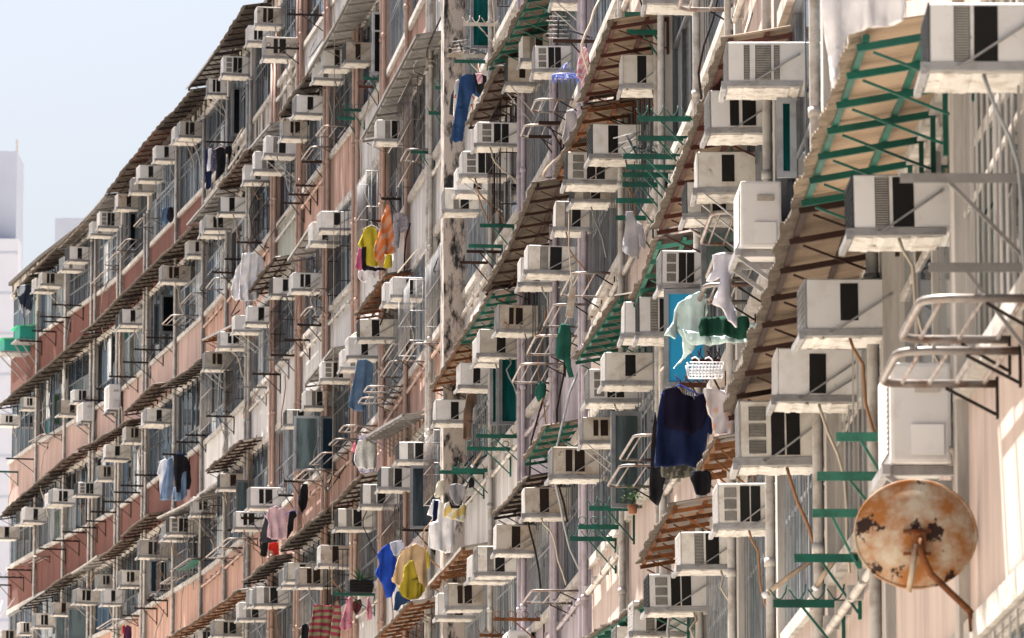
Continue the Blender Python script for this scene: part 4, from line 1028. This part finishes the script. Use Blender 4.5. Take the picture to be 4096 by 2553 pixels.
# blue clip hanger
x,y=tp('f',1105,540); u,z=P(x,y,.35); s=F/W(u,.35).y; r=thing('clip_hanger',W(u,0,z),rotz(u)); tag(r,'round blue clip hanger with dangling pegs under the aerial','clip hanger')
b=MB(); rr=95*.562/s
b.tube([(rr*.8*math.sin(a*PI/10),.35+rr*math.cos(a*PI/10),0) for a in range(20)],.010,6,True)
for k in range(4): b.tube([(rr*.8*math.sin(k*PI/4),.35+rr*math.cos(k*PI/4),0),(-rr*.8*math.sin(k*PI/4),.35-rr*math.cos(k*PI/4),0)],.007,5)
D('blue plastic',(.16,.22,.62),.4,rand=0); b.build('ring','blue plastic',r)
b=MB()
for k in range(4): b.tube([(rr*.75*math.sin(k*PI/2+.4),.35+rr*.9*math.cos(k*PI/2+.4),0),(0,.35,90*.562/s)],.003,4)
b.tube([(0,.35,.085*1.0),(0,.35,.13),(0,.33,.15),(0,.31,.135)],.006,5); b.build('hook','blue plastic',r)
for k in range(14):
    a=k*2*PI/14; b=MB(); l=rcl.uniform(.05,.09); c=(rr*.8*math.sin(a),.35+rr*math.cos(a)); b.box(c[0]-.006,c[0]+.006,c[1]-.007,c[1]+.007,-l,-.012); b.build('peg','blue plastic',r)
# aloe in a crate
x0,y0=tp('e',1030,1100);x1,y1=tp('e',1195,1190); u,z=P(x1,y1,.08); s=F/W(u,.1).y; w=(x1-x0)/s; h=(y1-y0)/s
r=thing('plant_crate',W(u,0,z),rotz(u)); tag(r,'black plastic crate holding the aloe on a green bracket','crate')
b=MB(); 
for (xa,xb,ya,yb) in ((0,.01,.08,.08+w),(.30,.31,.08,.08+w),(.01,.30,.08,.09),(.01,.30,.07+w,.08+w)):
    for k in range(4): b.box(xa,xb,ya,yb,h*k/4+.004,h*k/4+h*.19)
    b.box(xa,xb,ya,ya+.012,0,h) if xb-xa<.02 else None
for q in range(5): b.box(-.002,.0,.08+(w-.012)*q/4,.092+(w-.012)*q/4,0,h)
b.box(.01,.30,.09,.07+w,.0,.012); b.build('basket','black cloth',r)
b=MB(); b.box(.012,.298,.092,.068+w,.014,h*.8); D('soil',(.05,.035,.025),.95,rand=0); b.build('soil','soil',r)
D('aloe leaf',(.05,.12,.06),.5,dirt=(.11,.16,.09),amt=.6,scale=14,rand=.1)
p_=thing('aloe',W(u,.08+w*.5,z+h*.8)+Vector((0,0,0)),rotz(u)); tag(p_,'spiky green aloe growing in the black crate','plant')
for k in range(22):
    a=rcl.uniform(0,2*PI); el=rcl.uniform(.35,1.45); ln=rcl.uniform(.20,.38); b=MB(); pp=[]
    for i in range(6):
        t=i/5; e=el-.25*t*t; pp.append((.12+math.cos(a)*math.cos(e)*ln*t*.8,math.sin(a)*math.cos(e)*ln*t,math.sin(e)*ln*t))
    b.tube(pp,[.018,.017,.014,.010,.006,.001],5); b.build('leaf','aloe leaf',p_)
x,y=tp('l',125,560); u,z=P(x,y,.3); p_=thing('pot_plant',W(u,.3,z),rotz(u)); tag(p_,'small leafy pot plant behind the green racks near the hoodie','plant')
b=MB(); b.tube([(0,0,-.10),(0,0,-.01)],[.04,.055],10); D('terracotta',(.30,.13,.07),.9,rand=0); b.build('pot','terracotta',p_)
D('small leaf',(.06,.17,.03),.5,rand=.2)
b=MB()
for k in range(70):
    c=Vector((rcl.gauss(0,.05),rcl.gauss(0,.06),abs(rcl.gauss(.08,.05)))); d=Vector((rcl.uniform(-1,1),rcl.uniform(-1,1),rcl.uniform(-.5,.5))).normalized()*.022; e=d.cross(Vector((0,.3,1))).normalized()*.013
    b.quad(c-d,c+e,c+d,c-e)
b.build('foliage','small leaf',p_)
b=MB(); 
for k in range(6): b.tube([(0,0,-.01),(rcl.gauss(0,.03),rcl.gauss(0,.03),.1)],.003,4)
b.build('stem','small leaf',p_)
# teal corrugated cages at the far end
D('teal plastic',(.03,.33,.26),.5,rand=.1); D('green lid',(.06,.55,.30),.5,rand=0)
def cage(x0,y0,x1,y1,label):
    a0=tp('a',x0,y0);a1=tp('a',x1,y1); u,z=P(a1[0],a1[1],0); s=pxm(u); w=(a1[0]-a0[0])/s; h=(a1[1]-a0[1])/s
    r=thing('cage',W(u,0,z),rotz(u)); tag(r,label,'cage'); n=18; b=MB()
    for i in range(n): b.box(0 if i%2 else .012,.02,.0+w*i/n,w*(i+1)/n,0,h)
    for i in range(12): b.box(.02+.78*i/12,.02+.78*(i+1)/12,w-(.0 if i%2 else .012),w+.01,0,h)
    b.build('panel','teal plastic',r)
    b=MB(); b.hexa([(-.08,.0,h+.05),(.9,.0,h+.05),(.9,w+.12,h),(-.08,w+.12,h),(-.08,.0,h+.065),(.9,.0,h+.065),(.9,w+.12,h+.015),(-.08,w+.12,h+.015)]); b.build('lid','green lid',r)
    b=MB(); b.box(0,.8,0,w+.1,-.05,-.004); b.bar((0,w,-.03),(0,.02,-.7),.03,.03); b.bar((.8,w,-.03),(.8,.02,-.7),.03,.03); b.build('stand','galvanised',r)
cage(140,815,270,905,'upper green corrugated cage with bright lid at the far end')
cage(30,905,215,990,'lower green corrugated cage on grey struts at the far end')
# rope and poles
x,_=tp('c',926,0); rp=[]
for i in range(9):
    yy=-200+2570*i/8; u,z=P(x-4*(i%2),yy,.62); rp.append((u,z))
u0=rp[0][0]; b=MB(); b.tube([W(u0,.62+.003*math.sin(i),z) for i,(u,z) in enumerate(rp)],.007,5); o=b.build('rope','hose',None); tag(o,'long thin rope hanging straight down past the pink walls','rope')
D('weathered pole',(.42,.33,.25),.8,dirt=(.2,.13,.09),amt=.7,scale=12,rand=0)
def pole(t,xa,ya,xb,yb,label,m='weathered pole'):
    A=tp(t,xa,ya);B=tp(t,xb,yb); u,z=P(*B,.12); v,z2=P(*A,.55); b=MB(); c=W(u,.12,z); r=thing('pole',c); tag(r,label,'pole')
    q=W(u+.15,.12+(B[0]-A[0])/pxm(u),z+(B[1]-A[1])/pxm(u))
    b=MB(); b.tube([Vector((0,0,0)),(q-c)*.5+Vector((0,0,.006)),q-c],.017,7); b.build('shaft',m,r)
    b=MB(); b.tube([(q-c)*.9,(q-c)*1.01],.022,7); b.build('tip','white cloth',r)
pole('l',1065,1205,1400,965,'upper bamboo washing pole poking out near the satellite dish')
pole('n',-20,1150,110,960,'lower bamboo washing pole poking out near the satellite dish')
pole('i',445,290,545,150,'short rusty pole tied between two green racks')

x0,y0=tp('h',530,1035); x1,y1=tp('h',770,1160); u,z=P(x1,y1,.25); s=F/W(u,.25).y; w=(x1-x0)/s; h=(y1-y0)/s
r=thing('wire_basket',W(u,.25,z),rotz(u)); tag(r,'white wire basket hanging in front of the blue window above the hoodie','basket')
b=MB()
for x in (0,.18):
    for k in range(11): b.tube([(x,w*k/10,0),(x,w*k/10+(.02 if k==10 else 0),h*.75)],.005,4)
    for zz in (0,h*.35,h*.75): b.tube([(x,0,zz),(x,w,zz)],.005,4)
for k in range(6): b.tube([(0,w*k/5,0),(.18,w*k/5,0)],.004,4)
b.build('wire','white cloth',r)
b=MB()
for k in (.3,.7): b.tube([(.09,w*k,h*.75),(.09,w*k,h*1.0),(.09,w*k+.03,h*1.15),(.09,w*k+.06,h*1.05)],.006,5)
b.build('hook','white cloth',r)
x0,y0=tp('g',1110,520); x1,y1=tp('g',1190,755); u,z=P((x0+x1)/2,y0,.4); s=F/W(u,.4).y; r=thing('plank',W(u,.4,z),rotz(u)); tag(r,'worn white plank hung up by a cable among the tube racks','plank')
b=MB(); hh=(y1-y0)/s; ww=.5*(x1-x0)/s; b.hexa([(-.01,-ww*.2,-hh),(-.01,ww*1.1,-hh*.96),(.015,ww*1.1,-hh*.96),(.015,-ww*.2,-hh),(-.01,-ww*.8,-hh*.06),(-.01,ww*.25,0),(.015,ww*.25,0),(.015,-ww*.8,-hh*.06)]); b.build('board','ac rusty',r)
b=MB(); b.tube([(0,0,-.02),(.02,.03,.5),(.0,.02,1.1)],.008,5); b.build('cord','hose',r)
# ------------------------------------------------------------ ground, far towers, sky, sun
g=MB(); g.quad((-3000,-1500,0),(3000,-1500,0),(3000,6000,0),(-3000,6000,0)); go=g.build('ground','concrete ground'); go['kind']='structure'
def tower(name,label,px0,px1,ytop,Y,parts,colr):
    d0=ray(px0,ytop);d1=ray(px1,ytop)
    x0,x1=d0.x/d0.y*Y,d1.x/d1.y*Y; z=CZ+d0.z/d0.y*Y
    root=thing(name,((x0+x1)/2,Y,0)); root['label']=label; root['category']='tower block'
    parts(root,x0,x1,z,Y,colr)
    return root
D('opposite plaster',(.70,.645,.59),.9,dirt=(.5,.45,.42),amt=.6,scale=.5,rand=0)
D('sunlit tan plaster',(.60,.53,.47),.9,dirt=(.4,.34,.29),amt=.6,scale=.5,rand=0)  # own tan tone with random darker patches
D('hazed tower paint',(.40,.44,.54),.8,dirt=(.34,.375,.47),amt=.6,scale=.2,rand=.05)  # pale blue tone puts distance haze and shade into the tower colours
D('hazed tower white',(.52,.54,.62),.8,dirt=(.44,.46,.54),amt=.5,scale=.25,rand=.0)
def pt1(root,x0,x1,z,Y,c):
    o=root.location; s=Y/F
    b=MB(); b.box(x0-30,x1,Y,Y+6,0,z); b.build('wall','hazed tower paint',root,o)
    b=MB(); zz=CZ+ray(50,980).z/ray(50,980).y*Y; b.box(x0-30,x1+24*s,Y-3,Y-.01,0,zz); b.build('wing','hazed tower white',root,o)
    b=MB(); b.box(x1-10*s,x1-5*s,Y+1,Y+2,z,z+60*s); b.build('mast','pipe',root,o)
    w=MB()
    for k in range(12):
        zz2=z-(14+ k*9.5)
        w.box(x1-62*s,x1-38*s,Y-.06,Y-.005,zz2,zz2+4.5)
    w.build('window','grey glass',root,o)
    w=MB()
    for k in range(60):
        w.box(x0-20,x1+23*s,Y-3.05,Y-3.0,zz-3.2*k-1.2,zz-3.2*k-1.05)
    w.build('band','hazed tower paint',root,o)
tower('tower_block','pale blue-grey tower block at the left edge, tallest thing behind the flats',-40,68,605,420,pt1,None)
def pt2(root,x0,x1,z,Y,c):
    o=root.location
    b=MB(); b.box(x0,x1+20,Y,Y+8,0,z); b.build('wall','hazed tower paint',root,o)
    b=MB(); b.box(x0+6.5,x1+20,Y+3,Y+20,z,z+2.6); b.build('roof_house','hazed tower paint',root,o)
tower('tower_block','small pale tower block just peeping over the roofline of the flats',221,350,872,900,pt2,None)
def opp(name,label,xf,ya,yb,h,wallm):  # unseen blocks opposite, put in for warm bounce light and window reflections
    root=thing(name,(xf,(ya+yb)/2,0)); o=root.location; root['label']=label; root['category']='apartment building'
    b=MB(); b.box(xf-14,xf,ya,yb,0,h); b.build('wall',wallm,root,o)
    b=MB(); fl=int(h/FH)
    n=int((yb-ya)/3.4)
    for i in range(n):
        for k in range(fl):
            y=ya+.6+(yb-ya-1.2)*i/n; b.box(xf+.003,xf+.03,y,y+2.1,k*FH+1.0,k*FH+2.35)
    b.build('window','dark glass',root,o)
    b=MB()
    for k in range(1,fl+1): b.box(xf+.003,xf+.5,ya,yb,k*FH-.12,k*FH)
    b.build('ledge','ledge',root,o)
opp('apartment_block','cream block of flats across the street out of view, added for bounce light',-21,-30,52,27,'opposite plaster')
opp('apartment_block','second block across the street beyond the cream one, tan walls, unseen, added for bounce',-24,58,112,24,'sunlit tan plaster')
w=bpy.data.worlds.new('World'); scene.world=w; w.use_nodes=True
nt=w.node_tree; bg=nt.nodes['Background']; sky=nt.nodes.new('ShaderNodeTexSky'); sky.sky_type='NISHITA'; sky.sun_disc=False
SUN_EL,SUN_AZ=R(66),R(-27)   # azimuth measured clockwise from +Y: high, ahead and left: it only grazes the facade
sky.sun_elevation=SUN_EL; sky.sun_rotation=SUN_AZ; sky.altitude=20; sky.dust_density=6.0
hs=nt.nodes.new('ShaderNodeHueSaturation'); hs.inputs['Saturation'].default_value=.9; nt.links.new(sky.outputs[0],hs.inputs['Color']); nt.links.new(hs.outputs[0],bg.inputs[0]); bg.inputs[1].default_value=.043
sd=bpy.data.lights.new('sun','SUN'); sd.energy=5.0; sd.angle=R(.53); sd.color=(1,.95,.89); so=bpy.data.objects.new('sun',sd); COL.objects.link(so)
dv=Vector((math.sin(SUN_AZ)*math.cos(SUN_EL),math.cos(SUN_AZ)*math.cos(SUN_EL),math.sin(SUN_EL)))
so.rotation_euler=dv.to_track_quat('Z','Y').to_euler(); so.location=(30,40,60)
scene.view_settings.view_transform='Standard'; scene.view_settings.look='None'; scene.view_settings.exposure=2.22; scene.view_settings.gamma=1; scene.view_settings.use_curve_mapping=False
# ------------------------------------------------------------ labels that single each thing out
ORD=['first','second','third','fourth','fifth','sixth','seventh','eighth','ninth','tenth','eleventh','twelfth','thirteenth','fourteenth','fifteenth','sixteenth','seventeenth','eighteenth','nineteenth','twentieth']
def ordw(i):
    if i<20: return ORD[i]
    return 'twenty-'+ORD[i-20] if i<29 else 'thirtieth' if i==29 else 'thirty-'+ORD[i-30]
scene.cycles.diffuse_bounces=1
FL={8:'roof level',7:'top storey',6:'second storey down',5:'third storey down',4:'fourth storey down',3:'fifth storey down',2:'sixth storey down',1:'lowest storey',0:'lowest storey'}
SN={'shirt','jeans'}
used=set(); byk={}
for it in REG:
    o,key,look,at=it; x,y=at
    s=FH*pxm(P(min(max(x,60),4350),CY,.3)[0]); lv=(4524-y)/s
    r={'air conditioner':math.floor(lv),'outdoor unit':0,'canopy':math.floor(lv+.05),'clothes rack':math.floor(lv+.45),'tube rack':math.floor(lv+.45)}[key]
    vis=-30<x<4126 and -30<y<2583
    byk.setdefault((key,look,r),[]).append((x,y,o))
for (key,look,r),L in byk.items():
    L.sort(key=lambda q:q[0]); n=len(L)
    pos={'clothes rack':'sill of ','tube rack':'sill of '}.get(key,'')
    for i,(x,y,o) in enumerate(L):
        if key=='outdoor unit':
            near=min(LM,key=lambda q:abs(q[0]-x)+abs(q[1]-y)); lab='%s, %s from the left of all such units'%(look,ordw(i))
        else:
            fl=FL.get(max(r,0),'roof level')
            fl=('below roof level' if r>=8 else 'above '+fl+' windows' if len(fl.split())<3 else 'above '+fl) if key=='canopy' else 'on '+fl
            if n==1: lab='%s, sole such one %s'%(look,fl)
            elif i==0: lab='%s, leftmost such one %s'%(look,fl)
            elif i==n-1: lab='%s, rightmost such one %s'%(look,fl)
            elif n==3: lab='%s, middle of three %s'%(look,fl)
            else: lab='%s, %s from left %s'%(look,ordw(i),fl)
        if len(lab.split())>16: lab=lab.replace(' clothes rack',' rack').replace('such one ','')
        o['label']=lab

STOP={'hanging','drying','in','among','under','with','behind','beside','at','peeping','showing','left','right','next','half','hung','over','on','drape','draped','below','between','partly','above','small','blowing','tied','spread','pegged','clipped','edge','corner'}
taken=set(); shorts={}
for cx,cy,lab,w,h in LM:
    ws=lab.split(); k=1
    while k<len(ws) and ws[k] not in STOP: k+=1
    sh=' '.join(ws[:k]); shorts.setdefault(sh,[]).append((cx,cy,w,h))
for sh,L in shorts.items():
    if len(L)>1 or len(sh.split())>4: continue
    cx,cy,w,h=L[0]; best=None; done=set()
    for o,key,look,at in REG:
        if o.name in taken: continue
        dx=abs(at[0]-cx)-w/2; dy=abs(at[1]-cy)-h/2; d=max(dx,0)+max(dy,0)
        if d<150 and -20<at[0]<4110 and -20<at[1]<2570: 
            if best is None or d<best[0]: best=(d,o,look,at,dx,dy)
    if best:
        d,o,look,at,dx,dy=best
        rel=('right of' if at[0]>cx else 'left of') if dx>dy else ('below' if at[1]>cy else 'above')
        lab='%s, nearest one %s the %s'%(look,rel,sh)
        if len(lab.split())<=16: o['label']=lab; taken.add(o.name)
